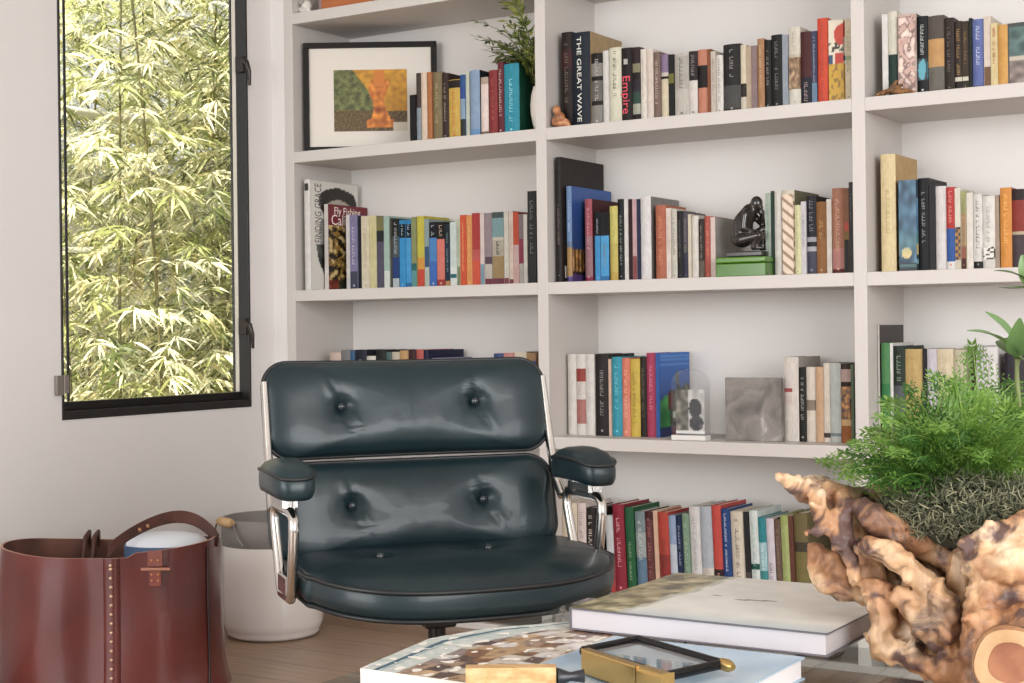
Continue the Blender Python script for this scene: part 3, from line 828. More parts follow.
# ------------------------------------------------------------------ things standing on the shelves
def organic(name, blobs, m, parent=None, voxel=0.004, smooth=6, disp=0.0, dscale=0.05, loc=None, dmid=0.5):
    """one continuous surface grown from balls (c, r) and tapered limbs (a, ra, b, rb)"""
    b = MB()
    for q in blobs:
        if len(q) == 2: b.ball(q[0], q[1], 14, 9)
        elif len(q) == 3: b.ball(q[0], q[1], 14, 9, sc=q[2])
        else:
            a, ra, c, rc = q; a, c = Vector(a), Vector(c); n = 6
            b.tube([a.lerp(c, i/n) for i in range(n + 1)], [ra + (rc - ra)*i/n for i in range(n + 1)], 12)
            b.ball(a, ra, 12, 8); b.ball(c, rc, 12, 8)
    o = b.build(name, m, None)
    r = o.modifiers.new('r', 'REMESH'); r.mode = 'VOXEL'; r.voxel_size = voxel; r.use_smooth_shade = True
    s = o.modifiers.new('s', 'SMOOTH'); s.iterations = smooth; s.factor = 0.5
    if disp:
        t = bpy.data.textures.new(name + '_relief', 'CLOUDS'); t.noise_scale = dscale; t.noise_depth = 3
        d = o.modifiers.new('d', 'DISPLACE'); d.texture = t; d.strength = disp; d.mid_level = dmid; d.texture_coords = 'LOCAL'
    bake(o)
    for p in o.data.polygons: p.use_smooth = True
    if parent: o.parent = parent
    if loc is not None: o.location = loc
    return o

# framed photograph standing askew in the upper left bay
Zs = ST[3] + 0.0006
pl = at_y(303.5, 100, 0.035); r2 = Vector((CR.x, CR.y, 0)).normalized()
pw, ph = 0.436, 0.358
ang = math.atan2(r2.y, r2.x) - 0.02
fr = empty('framed_photograph', (pl.x, 0.035, Zs), ang)
fr.rotation_euler = (0, 0, ang)
tag(fr, 'framed photograph, thin black frame and wide white mat, standing askew on the upper left shelf', 'framed photograph')
FB = mat('120e0c', 0.5, spec=0.25)
b = MB(); fw = 0.018
b.box((0, 0, 0), (pw, 0.02, fw)); b.box((0, 0, ph - fw), (pw, 0.02, ph)); b.box((0, 0, fw), (fw, 0.02, ph - fw)); b.box((pw - fw, 0, fw), (pw, 0.02, ph - fw))
b.build('frame', FB, fr, bevel=0.001)
MB().box((fw, 0.010, fw), (pw - fw, 0.014, ph - fw)).build('mat_board', mat('ddd6cc', 0.8), fr)
MB().box((fw, 0.014, fw), (pw - fw, 0.018, ph - fw)).build('backing', mat('6b5b48', 0.8), fr)
def photo(u, v):
    n = nz(u*14, v*14, 1); n2 = nz(u*40, v*40, 3)
    c = mix([.22, .25, .08], [.52, .53, .30], 0.45 + 0.6*n + 0.5*n2)
    if v < 0.34: c = mix([.22, .15, .06], [.50, .40, .18], 0.45 + 0.9*n2)
    edge = 0.38 + (1 - v)*0.62
    if u > edge - 0.12 and v > 0.32: c = mix([.62, .42, .06], [.84, .62, .14], 0.5 + 0.6*n)
    w = 0.105 + 0.03*math.sin(v*11) + (0.05 if v < 0.2 else 0)
    if abs(u - 0.62 - 0.02*math.sin(v*8)) < w and 0.06 < v < 0.84: c = mix([.58, .28, .05], [.92, .58, .20], 0.5 + 0.9*nz(u*14, v*10, 6))
    if v > 0.72 and abs(u - 0.62) < 0.07: c = [.78, .46, .14]
    if u > 0.8 and v < 0.14: c = [.80, .76, .68]
    return c
painted('photograph', (0.098, 0.0095, 0.068), (0.240, 0, 0), (0, 0, 0.201), 70, 60, photo, fr)
MB().box((pw*0.4, 0.02, 0.0), (pw*0.6, 0.026, ph*0.7)).build('easel_back', FB, fr)

# round white pot with a leafy plant, tucked behind the upright
pp = at_y(543, 100, 0.10)
pl_ = empty('potted_plant', (0.8832, 0.10, Zs)); tag(pl_, 'feathery green plant in a round white pot beside the wide turquoise book', 'plant')
MB().lathe([(0.016, 0), (0.021, 0.002), (0.029, 0.03), (0.0345, 0.06), (0.0352, 0.085), (0.032, 0.115), (0.027, 0.135), (0.026, 0.14), (0.0235, 0.14), (0.0235, 0.12)], 40).build('pot', mat('e4ddd4', 0.4), pl_)
MB().lathe([(0.0232, 0.12), (0.012, 0.125), (0.0001, 0.126)], 24).build('soil', mat('3a2c22', 0.9), pl_)
LEAFS = [mat('5c6b2c', 0.5), mat('8a8f45', 0.5), mat('39491f', 0.5)]
rp = random.Random(3)
for k in range(40):
    a = math.pi*(0.55 + 1.0*rp.random()) if k < 34 else rp.uniform(-1.5, 1.5)
    L = rp.uniform(0.16, 0.34) if k < 34 else 0.12; up = rp.uniform(0.6, 2.4)
    pts = []; p = Vector((0.012*math.cos(a), 0.012*math.sin(a), 0.122)); d = Vector((math.cos(a)*0.7, math.sin(a)*0.35, up + 0.6)).normalized()
    for i in range(9):
        pts.append(p.copy()); p = p + d*(L/8); d = (d + Vector((math.cos(a)*0.12, math.sin(a)*0.04, -0.13))).normalized()
    fb = MB(); fb.tube(pts, [0.0016 - 0.00012*i for i in range(9)], 5, 0)
    for i in range(2, 9):
        for sgn in (-1, 1):
            for _q in range(2):
                q = pts[i] + (pts[i] - pts[i-1])*rp.uniform(-1, 0); t = (pts[i] - pts[i-1]).normalized(); s = t.cross(Vector((0, 0, 1))).normalized()*sgn
                l = rp.uniform(0.024, 0.044); w = 0.0042
                e = (s*0.75 + t*0.6 + Vector((0, 0, rp.uniform(-0.4, 0.2)))).normalized(); nn = e.cross(t).normalized(); sd = e.cross(nn).normalized()*w
                fb.add([q, q + e*l*0.5 + sd, q + e*l, q + e*l*0.5 - sd], [(0, 1, 2, 3)], rp.randrange(3))
    # keep inside the bay
    fb.v = [(min(v[0], 0.917 - 0.8832), min(v[1], 0.17), max(v[2], (0.128 if v[0] > -0.034 else 0.215))) for v in fb.v]
    fb.build('stem', LEAFS, pl_)

# small copper figurine
q = at_y(561, 125, 0.03)
fg = organic('figurine', [((0, 0, 0.012), 0.022, (1.3, 0.9, 0.5)), ((-0.004, 0, 0.03), 0.017), ((-0.012, -0.002, 0.052), 0.0125), ((-0.002, -0.004, 0.036), 0.006, (0.02, -0.006, 0.018), 0.005),
    ((0.018, 0, 0.012), 0.012), ((-0.018, -0.004, 0.02), 0.01), ((0.026, 0, 0.006), 0.007), ((-0.016, 0.001, 0.063), 0.005)],
    noise_mat('worn_copper', [(0.3, '6f4630'), (0.55, 'b57a50'), (0.8, 'd8a883')], 40, 0.4), voxel=0.0022, smooth=3, loc=(q.x + 0.003, 0.024, Zs))
tag(fg, 'small copper coloured seated figurine at the left end of the upper centre shelf', 'figurine')

# rust brown twig ornament on the upper right shelf
q = at_y(895, 92, 0.025)
tw = organic('ornament', [((-0.045, 0, 0.006), 0.005, (-0.01, -0.004, 0.014), 0.007), ((-0.01, -0.004, 0.014), 0.007, (0.005, 0, 0.036), 0.004), ((-0.005, 0, 0.012), 0.008, (0.035, -0.003, 0.008), 0.006),
    ((0.0, 0, 0.02), 0.006, (0.02, -0.004, 0.024), 0.004), ((0.014, 0, 0.008), 0.008), ((-0.028, -0.003, 0.008), 0.007), ((0.03, 0.002, 0.01), 0.006, (0.05, 0, 0.005), 0.003)],
    noise_mat('rusty_metal', [(0.3, '4a2f1e'), (0.6, '8a5f34'), (0.8, 'b08a52')], 60, 0.6), voxel=0.002, smooth=2, disp=0.004, dscale=0.01, loc=(q.x, 0.022, Zs))
tag(tw, 'rust brown twig-like ornament lying before the pink floral book', 'ornament')

# landscape picture card leaning at the right end of the upper right shelf
a, c = at_y(1008, 70, 0.06).x, at_y(1040, 70, 0.06).x
pc = empty('picture_card', (a, 0.052, Zs)); tag(pc, 'dark framed landscape picture at the right end of the upper right shelf', 'picture')
hh = at_y(1010, 24, 0.06).z - Zs; wcard = c - a + 0.08
MB().box((0, 0, 0), (wcard, 0.012, hh)).build('panel', mat('262a28', 0.4), pc, bevel=0.001)
def land(u, v):
    n = nz(u*6, v*10, 2)
    if v < 0.42: return mix([.30, .26, .25], [.62, .56, .52], 0.5 + 0.7*n)
    if v < 0.5: return [.70, .66, .60]
    return mix([.16, .26, .25], [.34, .45, .43], max(0, min(1, 0.5 + n)))
painted('picture_print', (0.006, -0.0006, 0.004), (wcard - 0.012, 0, 0), (0, 0, hh - 0.014), 40, 40, land, pc)

# green box carrying a dark crouching figure
Zm = ST[2] + 0.0006
a, c = at_y(715.5, 265, 0.05).x, at_y(766, 265, 0.05).x
hb = at_y(740, 256.8, 0.05).z - Zm
gb = empty('green_box', ((a + c)/2, 0.10, Zm)); tag(gb, 'bright green box under the dark crouching figure on the middle centre shelf', 'box')
GRN = mat('416f14', 0.25, coat=0.4)
MB().box((-(c-a)/2, -0.05, 0), ((c-a)/2, 0.05, hb*0.68)).build('body', GRN, gb, bevel=0.003)
MB().box((-(c-a)/2 - 0.0005, -0.0505, hb*0.70), ((c-a)/2 + 0.0005, 0.0505, hb)).build('lid', mat('4c7a1c', 0.25, coat=0.4), gb, bevel=0.004)
x0 = at_y(748, 250, 0.09).x; k = 0.96
fz = Zm + hb + 0.0008
DK = mat('221d1b', 0.22, coat=0.5)
st = empty('sculpture', (x0, 0.09, fz)); tag(st, 'dark bronze crouching figure on its slab on the green box', 'sculpture')
MB().box((-0.052, -0.035, 0), (0.056, 0.035, 0.014)).build('base', DK, st, bevel=0.003)
H = Vector
organic('figure', [
    ((-0.018, 0.0, 0.036), 0.026, (1.15, 1.1, 0.85)), ((-0.016, 0, 0.04), 0.027, (-0.012, 0, 0.085), 0.028), ((-0.012, 0, 0.085), 0.028, (0.006, 0, 0.112), 0.022),
    ((0.006, -0.02, 0.108), 0.012, (0.006, 0.02, 0.108), 0.012),                                   # shoulders
    ((0.012, 0, 0.118), 0.010, (0.024, 0, 0.126), 0.011), ((0.027, 0, 0.134), 0.0185, (0.95, 0.85, 1.1)), ((0.038, 0, 0.122), 0.008),          # neck, bowed head, chin
    ((0.004, -0.026, 0.104), 0.011, (0.0, -0.03, 0.066), 0.009), ((0.0, -0.03, 0.066), 0.009, (0.034, -0.018, 0.05), 0.007), ((0.034, -0.018, 0.05), 0.008, (0.044, -0.008, 0.05), 0.006),
    ((0.006, 0.026, 0.104), 0.011, (0.034, 0.022, 0.078), 0.009), ((0.034, 0.022, 0.078), 0.008, (0.040, 0.006, 0.108), 0.007), ((0.040, 0.004, 0.108), 0.009),   # arm to the chin
    ((-0.012, -0.02, 0.034), 0.017, (0.040, -0.02, 0.044), 0.014), ((0.040, -0.02, 0.044), 0.013, (0.026, -0.02, 0.012), 0.009), ((0.024, -0.02, 0.012), 0.008, (0.05, -0.02, 0.010), 0.006),
    ((-0.012, 0.02, 0.034), 0.017, (0.040, 0.02, 0.062), 0.013), ((0.040, 0.02, 0.062), 0.012, (0.032, 0.02, 0.014), 0.009), ((0.03, 0.02, 0.012), 0.008, (0.052, 0.02, 0.010), 0.006),
    ], DK, st, voxel=0.0028, smooth=4, loc=(0, 0, 0.0125))

# clear arched acrylic block with a panel of dark and pale patches inside
Zl = ST[1] + 0.0006
a, c = at_y(674, 430, 0.035).x, at_y(708, 430, 0.035).x
hg = at_y(690, 369, 0.035).z - Zl; wg = c - a
ab = empty('acrylic_block', ((a + c)/2, 0.035, Zl)); tag(ab, 'clear arched acrylic block in front of the jungle covered book', 'block')
prof = [(-wg/2, 0)] + [(wg/2, 0)] + [(wg/2*math.cos(t_), hg*0.78 + hg*0.22*math.sin(t_)) for t_ in [math.pi*i/14 for i in range(15)]]
MB().loft([[(x, -0.016, z) for x, z in prof], [(x, 0.016, z) for x, z in prof]], smooth=False).build('block', glass_mat('acrylic', (0.96, 0.97, 0.97), ior=1.45, thin=True), ab, bevel=0.002)
def insert(u, v):
    n = nz(u*5, v*7, 4)
    if v < 0.06: return [.86, .85, .84]
    if (u - 0.68)**2/0.05 + (v - 0.58)**2/0.05 < 1: return [.20, .20, .22]
    if (u - 0.72)**2/0.06 + (v - 0.24)**2/0.03 < 1: return mix([.16, .16, .19], [.5, .5, .54], max(0, n))
    if u < 0.42: return mix([.20, .20, .18], [.55, .53, .48], 0.5 + n)
    return mix([.62, .61, .60], [.80, .79, .78], 0.5 + n)
painted('patched_insert', (-wg*0.42, -0.004, hg*0.09), (wg*0.84, 0, 0), (0, 0, hg*0.62), 24, 36, insert, ab)
MB().box((-wg*0.5, -0.018, 0), (wg*0.5, 0.018, hg*0.07)).build('foot', mat('d9d6d2', 0.2), ab, bevel=0.001)

# square of grey stone standing on edge
a, c = at_y(725.5, 430, 0.07).x, at_y(781.6, 430, 0.07).x; hs = at_y(750, 377.8, 0.07).z - Zl
sl = MB().box((0, 0, 0), (c - a, 0.018, hs)).build('stone_tile', noise_mat('grey_stone', [(0.30, '5c5652'), (0.5, '7d7671'), (0.62, '89827d'), (0.75, 'b0aaa5')], 14, 0.45, detail=9, distort=1.2), None, (a, 0.07, Zl), bevel=0.0012)
tag(sl, 'square grey stone tile standing on edge on the lower centre shelf', 'stone tile')

# top shelf, left bay: white skull-like ornament and an orange brown wooden box
Zt = ST[4] + 0.0006
q = at_y(307, 8, 0.05)
sk = organic('ornament', [((0, 0, 0.014), 0.016, (1.2, 1, 0.8)), ((0.01, -0.004, 0.03), 0.018), ((-0.014, -0.002, 0.02), 0.01), ((0.022, -0.006, 0.01), 0.008), ((-0.006, -0.008, 0.036), 0.01)],
     noise_mat('chalky_white', [(0.35, '4a443f'), (0.45, 'd6d0c8'), (0.8, 'e6e1da')], 22, 0.6), voxel=0.003, smooth=2, loc=(q.x, 0.04, Zt - 0.002))
tag(sk, 'small chalky white ornament at the left end of the top shelf', 'ornament')
a, c = at_y(321, 4, 0.03).x, at_y(366, 0, 0.03).x
wb = empty('wooden_box', (a, 0.03, Zt)); tag(wb, 'orange brown wooden box on the top shelf above the picture frame', 'box')
MB().box((0, 0, 0), (0.2, 0.18, 0.09)).build('body', noise_mat('orange_wood', [(0.3, '9a5426'), (0.7, 'b96c36')], 6, 0.4, stretch=(1, 8, 8)), wb, bevel=0.002)
MB().box((-0.002, -0.002, 0.0905), (0.202, 0.182, 0.11)).build('lid', noise_mat('orange_wood_lid', [(0.3, '9a5426'), (0.7, 'b96c36')], 6, 0.4, stretch=(1, 8, 8)), wb, bevel=0.002)
MB().box((-0.012, 0.004, 0.0), (-0.001, 0.15, 0.16)).build('end_band', mat('8d7b80', 0.5), wb)

# ------------------------------------------------------------------ leather swivel chair
def leather(name, dark, light, rough, bs, bump=0.12, coat=0.25, sc=5):
    return noise_mat(name, [(0.3, dark), (0.72, light)], sc, rough, 6, bump=bump, bscale=bs, coat=coat, bdist=0.0015, spec=0.38)
LEA = leather('blue_green_leather', '122126', '1c2e33', 0.36, 260, coat=0.10)
PIPE = mat('15191b', 0.45)
chair = empty('lounge_chair', (1.576, -1.463, 0.0006), math.radians(51.7))
tag(chair, 'dark blue green leather swivel armchair with chrome frame, facing the coffee table', 'armchair')

def cushion(name, a, b_, r, tf, tb, place, buttons=(), parent=None, sq=3.2, wr=1.0, seed=1, K=34, N=160, m=None, dimple=0.03):
    """padded cushion: outline 2a x 2b with corner radius r, front puff tf, back puff tb; place(u, v, n) -> xyz"""
    def outline(s, i):
        # rounded rectangle walked by angle, corners rounder towards the middle
        rr = r*s + (1 - s)*min(a, b_)*0.75*s
        A, B = a*s, b_*s; rr = min(rr, A, B)
        per = 4*(A - rr) + 4*(B - rr) + 2*math.pi*rr
        d = per*i/N; segs = [('l', 2*(B - rr)), ('c', math.pi*rr/2), ('l', 2*(A - rr)), ('c', math.pi*rr/2)]*2
        pos = [(A, -(B - rr), 0, 1), (A - rr, B - rr, 0, 0), (A - rr, B, -1, 0), (-(A - rr), B - rr, math.pi/2, 0), (-A, B - rr, 0, -1), (-(A - rr), -(B - rr), math.pi, 0), (-(A - rr), -B, 1, 0), (A - rr, -(B - rr), 1.5*math.pi, 0)]
        for (k, L), q in zip(segs, pos):
            if d <= L or L < 1e-9 and d <= 1e-9:
                if k == 'l': return q[0] + q[2]*d, q[1] + q[3]*d
                t = q[2] + d/max(rr, 1e-9); return q[0] + rr*math.cos(t), q[1] + rr*math.sin(t)
            d -= L
        return A, -(B - rr)
    def front(u, v, s):
        n = tf*(1 - s**sq)**0.55
        for bi, (bu, bv) in enumerate(buttons):
            du, dv = u - bu, v - bv; q = math.hypot(du, dv)
            n -= dimple*tf/0.05*0.55*math.exp(-(q/0.016)**2) + 0.010*math.exp(-(q/0.060)**2)
            rc = random.Random(seed*10 + bi)
            for th, ln in ((1.75, 0.05), (1.35, 0.035), (-1.05, 0.055), (-1.5, 0.035), (-1.95, 0.03)):
                th += rc.uniform(-0.2, 0.2); al = du*math.cos(th) + dv*math.sin(th); pe = -du*math.sin(th) + dv*math.cos(th) - 0.1*al*rc.uniform(-1, 1)
                if al > 0:
                    f = math.exp(-((al - ln*0.55)/(ln*0.5))**2)*wr
                    n += f*(0.0045*math.exp(-((pe - 0.006)/0.005)**2) - 0.0050*math.exp(-(pe/0.0045)**2))
        n += wr*0.0022*nz(u*10, v*12, seed)*(1 - s**4) + wr*0.0006*nz(u*45, v*30, seed + 5)*(1 - s**4)
        return n
    rings = []; K2 = K
    S_ = [1 - (k/K2)**1.4*0.985 for k in range(K2 + 1)]
    for s in S_:
        rings.append([place(u, v, front(u, v, s)) for u, v in (outline(s, i) for i in range(N))])
    back = []
    for s in (0.985, 0.95, 0.88, 0.7, 0.4, 0.03):
        back.append([place(u, v, -tb*(1 - s**4)**0.5) for u, v in (outline(s, i) for i in range(N))])
    b = MB(); b.loft(list(reversed(back)) + rings, True, True, 0, True)
    o = b.build(name, m or LEA, parent)
    p = MB(); p.tube([place(*outline(1.004, i), 0.0) for i in range(N)], 0.0042, 8, closed=True)
    p.build('piping', PIPE, o)
    for bu, bv in buttons:
        n = front(bu, bv, min(0.9, math.hypot(bu/a, bv/b_)))
        c = place(bu, bv, n + 0.009)
        MB().ball(c, 0.0085, 14, 9, sc=(1, 1, 1)).build('button', mat('232c30', 0.25, coat=0.5), o)
    return o
BA = math.radians(14.0)
def back_place(zc, yc, curve):
    def f(u, v, n):
        y = yc + v*math.sin(BA) - n*math.cos(BA) - curve*u*u*1.0
        return Vector((u, y, zc + v*math.cos(BA) - n*math.sin(BA)*-1*0.2 + (0.0 if v < 0 else 0.10*v*(u*u/0.08 - 0.5)*0.25)))
    return f
cushion('back_cushion', 0.287, 0.094, 0.05, 0.052, 0.03, back_place(0.745, 0.205, 0.35), [(-0.138, 0.004), (0.135, 0.008)], chair, seed=2)
cushion('back_cushion', 0.287, 0.092, 0.05, 0.055, 0.03, back_place(0.553, 0.160, 0.35), [(-0.130, 0.008), (0.135, 0.008)], chair, seed=6)
SEW, SEF, SEB = 0.292, 0.255, 0.215
def seat_out(s, t):
    c, sn = math.cos(t), math.sin(t)
    if sn < 0: e1, e2, D = 0.62, 0.80, SEF
    else: e1, e2, D = 0.30, 0.30, SEB
    k = min(1, abs(sn)*3)
    e1 = 0.30 + (e1 - 0.30)*k; e2 = 0.30 + (e2 - 0.30)*k
    return 0.026 + SEW*s*abs(c)**e1*(1 if c > 0 else -1), D*s*abs(sn)**e2*(1 if sn > 0 else -1)
def seat_pt(s, t, n):
    u, v = seat_out(s, t)
    z = 0.469 + n - (0.014*(-v/SEF)**2 if v < 0 else 0) - 0.006*(1 - (u/0.3)**2)
    return Vector((u, v + 0.0, z))
def seat_n(s, t):
    u, v = seat_out(s, t); n = 0.024*(1 - s**5)**0.6 + 0.003*nz(u*14, v*14, 3)*(1 - s**4)
    for bu, bv in ((-0.10, 0.03), (0.12, 0.05)):
        q = math.hypot(u - bu, v - bv); th = math.atan2(v - bv, u - bu)
        n -= 0.010*math.exp(-(q/0.03)**2) + 0.008*math.exp(-(q/0.08)**2)
        n -= 0.006*max(0, math.cos(2*(th - 0.4)))**6*math.exp(-((q - 0.03)/0.045)**2)
    return n
NS = 160
TT = [2*math.pi*i/NS for i in range(NS)]
b = MB()
rings = [[seat_pt(s, t, dz) for t in TT] for s, dz in ((0.90, -0.050), (0.975, -0.048), (1.01, -0.038), (1.016, -0.024), (1.008, -0.008), (1.0, 0.0))]
rings += [[seat_pt(s, t, seat_n(s, t)) for t in TT] for s in [1 - (k/30)**1.3*0.985 for k in range(1, 31)]]
b.loft(rings, True, True)
seat = b.build('seat_cushion', LEA, chair)
p = MB(); p.tube([seat_pt(1.004, t, 0.001) for t in TT], 0.0045, 8, closed=True); p.build('piping', PIPE, seat)
p = MB(); p.tube([seat_pt(0.985, t, -0.049) for t in TT], 0.0045, 8, closed=True); p.build('piping', PIPE, seat)
for bu, bv in ((-0.10, 0.03), (0.12, 0.05)): MB().ball((bu, bv, 0.476), 0.009, 12, 8).build('button', mat('232c30', 0.25, coat=0.5), seat)
b = MB(); b.loft([[seat_pt(s, t, dz) for t in TT] for s, dz in ((0.5, -0.075), (0.85, -0.051))], True, True); b.build('seat_pan', mat('1b1a1a', 0.5), chair)
for sx in (-1, 1):
    PX = sx*0.286 + 0.000
    b = MB(); pr = []
    def prr(k, z, PX=PX):
        return [(PX + 0.041*k*abs(math.cos(t))**0.6*(1 if math.cos(t) > 0 else -1), -0.03 + 0.098*k*abs(math.sin(t))**0.7*(1 if math.sin(t) > 0 else -1), z + 0.010*((math.sin(t)*0.098*k)/0.098)**2*-1 + 0.006) for t in [2*math.pi*i/72 for i in range(72)]]
    b.loft([prr(0.82, 0.605), prr(0.96, 0.607), prr(1.02, 0.616), prr(1.03, 0.630), prr(1.0, 0.645), prr(0.95, 0.650), prr(0.8, 0.658), prr(0.5, 0.664), prr(0.1, 0.666)], True, True)
    pad = b.build('armrest', LEA, chair)
    p = MB(); p.tube(prr(1.005, 0.6455), 0.0035, 8, closed=True); p.build('piping', PIPE, pad)
    X = sx*0.292 + 0.006
    f = MB()
    loop = [(X, 0.075, 0.578), (X, -0.075, 0.578), (X, -0.092, 0.568), (X, -0.092, 0.545), (X, -0.068, 0.437), (X, -0.058, 0.424), (X, 0.022, 0.424), (X, 0.034, 0.437), (X, 0.085, 0.545), (X, 0.086, 0.568)]
    f.tube(loop, 0.0095, 10, closed=True, squash=(1.0, 1.0))
    f.build('arm_frame', CHROME, chair)
    f = MB(); f.box((X - 0.008, -0.055, 0.427), (X + 0.008, 0.024, 0.462)); f.build('arm_gusset', CHROME, chair, bevel=0.003)
    f = MB()
    for yy in (-0.05, 0.03): f.tube([(X, yy, 0.58), (X - sx*0.006, yy, 0.61)], 0.011, 12)
    f.box((X - 0.014, -0.06, 0.5855), (X + 0.014, 0.045, 0.600)); f.build('arm_bracket', CHROME, chair)
    f = MB()
    f.tube([(sx*0.290, 0.088, 0.566), (sx*0.287, 0.118, 0.60), (sx*0.286, 0.150, 0.68), (sx*0.285, 0.185, 0.80)], [0.011, 0.011, 0.010, 0.009], 10, squash=(0.8, 1.2))
    f.build('side_rail', CHROME, chair)
f = MB(); f.tube([(0, 0.0, 0.36), (0, 0.0, 0.10)], 0.0165, 20); f.tube([(0, 0, 0.20), (0, 0, 0.10)], 0.026, 20); f.build('column', mat('24211f', 0.3, 0.7), chair)
f = MB(); f.box((-0.03, -0.03, 0.345), (0.03, 0.03, 0.384)); f.build('seat_bracket', mat('24211f', 0.4, 0.6), chair, bevel=0.004)
for k in range(4):
    t = math.radians(45 + 90*k); c, s = math.cos(t), math.sin(t)
    f = MB(); f.tube([(0.02*c, 0.02*s, 0.115), (0.16*c, 0.16*s, 0.085), (0.30*c, 0.30*s, 0.05)], [0.024, 0.020, 0.013], 10, squash=(0.8, 1)); lg = f.build('leg', CHROME, chair)
    f = MB(); f.tube([(0.295*c, 0.295*s, 0.045), (0.295*c, 0.295*s, 0.0)], [0.009, 0.018], 14); f.build('glide', mat('1b1a1a', 0.5), lg)

# ------------------------------------------------------------------ leather tote by the wall
LB = noise_mat('red_brown_leather', [(0.25, '4a1815'), (0.5, '5f231e'), (0.75, '70302a')], 5, 0.3, 6, bump=0.15, bscale=120, coat=0.3, bdist=0.002)
LBI = noise_mat('brown_suede', [(0.3, '4a2f26'), (0.7, '6b473a')], 12, 0.9)
bagc = at_d(112, 560, 3.86)
bag = empty('leather_bag', (bagc.x, bagc.y, 0.0006), math.atan2(CR.y, CR.x))
tag(bag, 'red brown leather tote bag with riveted seam, by the wall left of white pot', 'bag')
HB = 0.362
def bag_ring(z, off=0.0, front=True):
    t = z/HB; A = 0.288 - 0.014*t + 0.020*max(0, 0.14 - t)*4 + off; B = 0.185 - 0.008*t + off
    out = []
    for i in range(96):
        q = 2*math.pi*i/96; c, s = math.cos(q), math.sin(q)
        x = A*abs(c)**0.72*(1 if c > 0 else -1); y = B*abs(s)**0.9*(1 if s > 0 else -1)
        zz = z
        if t > 0.9: zz += 0.012*math.cos(2*q)*0.5 + (0.010 if (c > 0.2 and s < 0) else 0)*(t - 0.9)*10 - 0.008*(1 - abs(c))
        x += 0.006*nz(z*6, q*2, 1); y += 0.010*nz(z*5, q*2.2, 4) - (0.012*math.exp(-((x + 0.012)/0.03)**2) if s < 0 else 0)*-1
        out.append((x, y, zz))
    return out
zz = [0, 0.006, 0.03, 0.07, 0.12, 0.17, 0.22, 0.27, 0.31, 0.34, HB]
b = MB()
b.loft([bag_ring(z) for z in zz], True, False, 0)
b.loft([bag_ring(z, -0.006) for z in zz[1:]], True, False, 1)
ro, ri = bag_ring(HB), bag_ring(HB, -0.006)
b.loft([ro, ri], False, False, 2)
b.build('body', [LB, LBI, mat('b98f7a', 0.7)], bag)
# overlapping right panel edge, rivets
def on_front(x, z, off=0.004):
    r = bag_ring(z, off); best = min((p for p in r if p[1] < 0), key=lambda p: abs(p[0] - x)); 
    L = sorted([p for p in r if p[1] < 0], key=lambda p: p[0])
    for p, q in zip(L, L[1:]):
        if p[0] <= x <= q[0]:
            k = (x - p[0])/max(q[0] - p[0], 1e-6); return Vector((x, p[1] + (q[1] - p[1])*k, p[2] + (q[2] - p[2])*k))
    return Vector(best)
xs = [-0.018 + 0.034*i for i in range(8)]
pan = MB(); rr = []
for z in [0.004 + (HB - 0.004)*i/16 for i in range(17)]:
    xw = [0.025, 0.033, 0.045, 0.065]
    rr.append([on_front(x, z, 0.004) for x in xw] + [on_front(x, z, 0.0005) for x in reversed(xw)])
pan.loft(rr, True, True, 0); pan.build('seam_flap', LB, bag)
for k in range(16):
    c = on_front(0.045, 0.012 + k*0.0222, 0.0065)
    MB().ball(c, 0.0048, 10, 8, sc=(1, 0.7, 1)).build('rivet', mat('c9a78c', 0.3, 0.6), bag)
# side seam on the right
sr = MB(); sr.tube([on_front(0.266 - 0.004*(z/HB), z, 0.003) for z in [0.01 + 0.34*i/12 for i in range(13)]], 0.0035, 6); sr.build('side_seam', mat('2a1512', 0.5), bag)
# tab with studs
tb = MB()
c = on_front(0.150, HB - 0.01)
tb.box((c.x - 0.018, c.y - 0.006, HB - 0.036), (c.x + 0.020, c.y - 0.0005, HB + 0.004)); tb.build('tab', mat('7a4034', 0.45), bag, bevel=0.002)
tb = MB(); tb.box((c.x - 0.034, c.y - 0.007, HB - 0.045), (c.x + 0.038, c.y - 0.001, HB - 0.038)); tb.build('tab_slot', mat('a5705a', 0.5), bag, bevel=0.001)
tb = MB(); tb.box((c.x - 0.014, c.y - 0.006, HB - 0.085), (c.x + 0.016, c.y - 0.0005, HB - 0.046)); tl_ = tb.build('tab_end', mat('7a3a2c', 0.45), bag, bevel=0.002)
for dz in (0.020, 0.055, 0.070):
    for dx in (-0.007, 0.009):
        MB().ball((c.x + dx, c.y - 0.0065, HB - dz), 0.0034, 8, 6).build('stud', mat('c98a5c', 0.35, 0.5), bag)
# handle arching over the right half, strap loop on the back rim
def arch(t): # 0..1
    x = 0.036 + 0.240*t; return Vector((x, -0.165 + 0.20*math.sin(math.pi*t)*0.6 + (0.15*t), HB + 0.004 + 0.058*math.sin(math.pi*t)**0.75))
h = MB(); R_ = []
for i in range(29):
    p = arch(i/28); q = arch(min(1, i/28 + 0.01)); t = (q - arch(max(0, i/28 - 0.01))).normalized(); n = t.cross(Vector((0, 1, 0.25)).normalized()).normalized(); w = Vector((0, 0.55, 0.8)).normalized()*0.016; n = n*0.002
    R_.append([p - w - n, p + w - n, p + w + n, p - w + n])
h.loft(R_, True, True, 0, False); h.build('handle', noise_mat('dark_strap_leather', [(0.3, '3a201a'), (0.7, '5b3328')], 12, 0.5), bag)
for t in (0.22, 0.28): 
    p = arch(t); MB().ball(p + Vector((0, -0.012, -0.003)), 0.005, 10, 6).build('strap_stud', mat('b98a62', 0.3, 0.6), bag)
lp = MB(); 
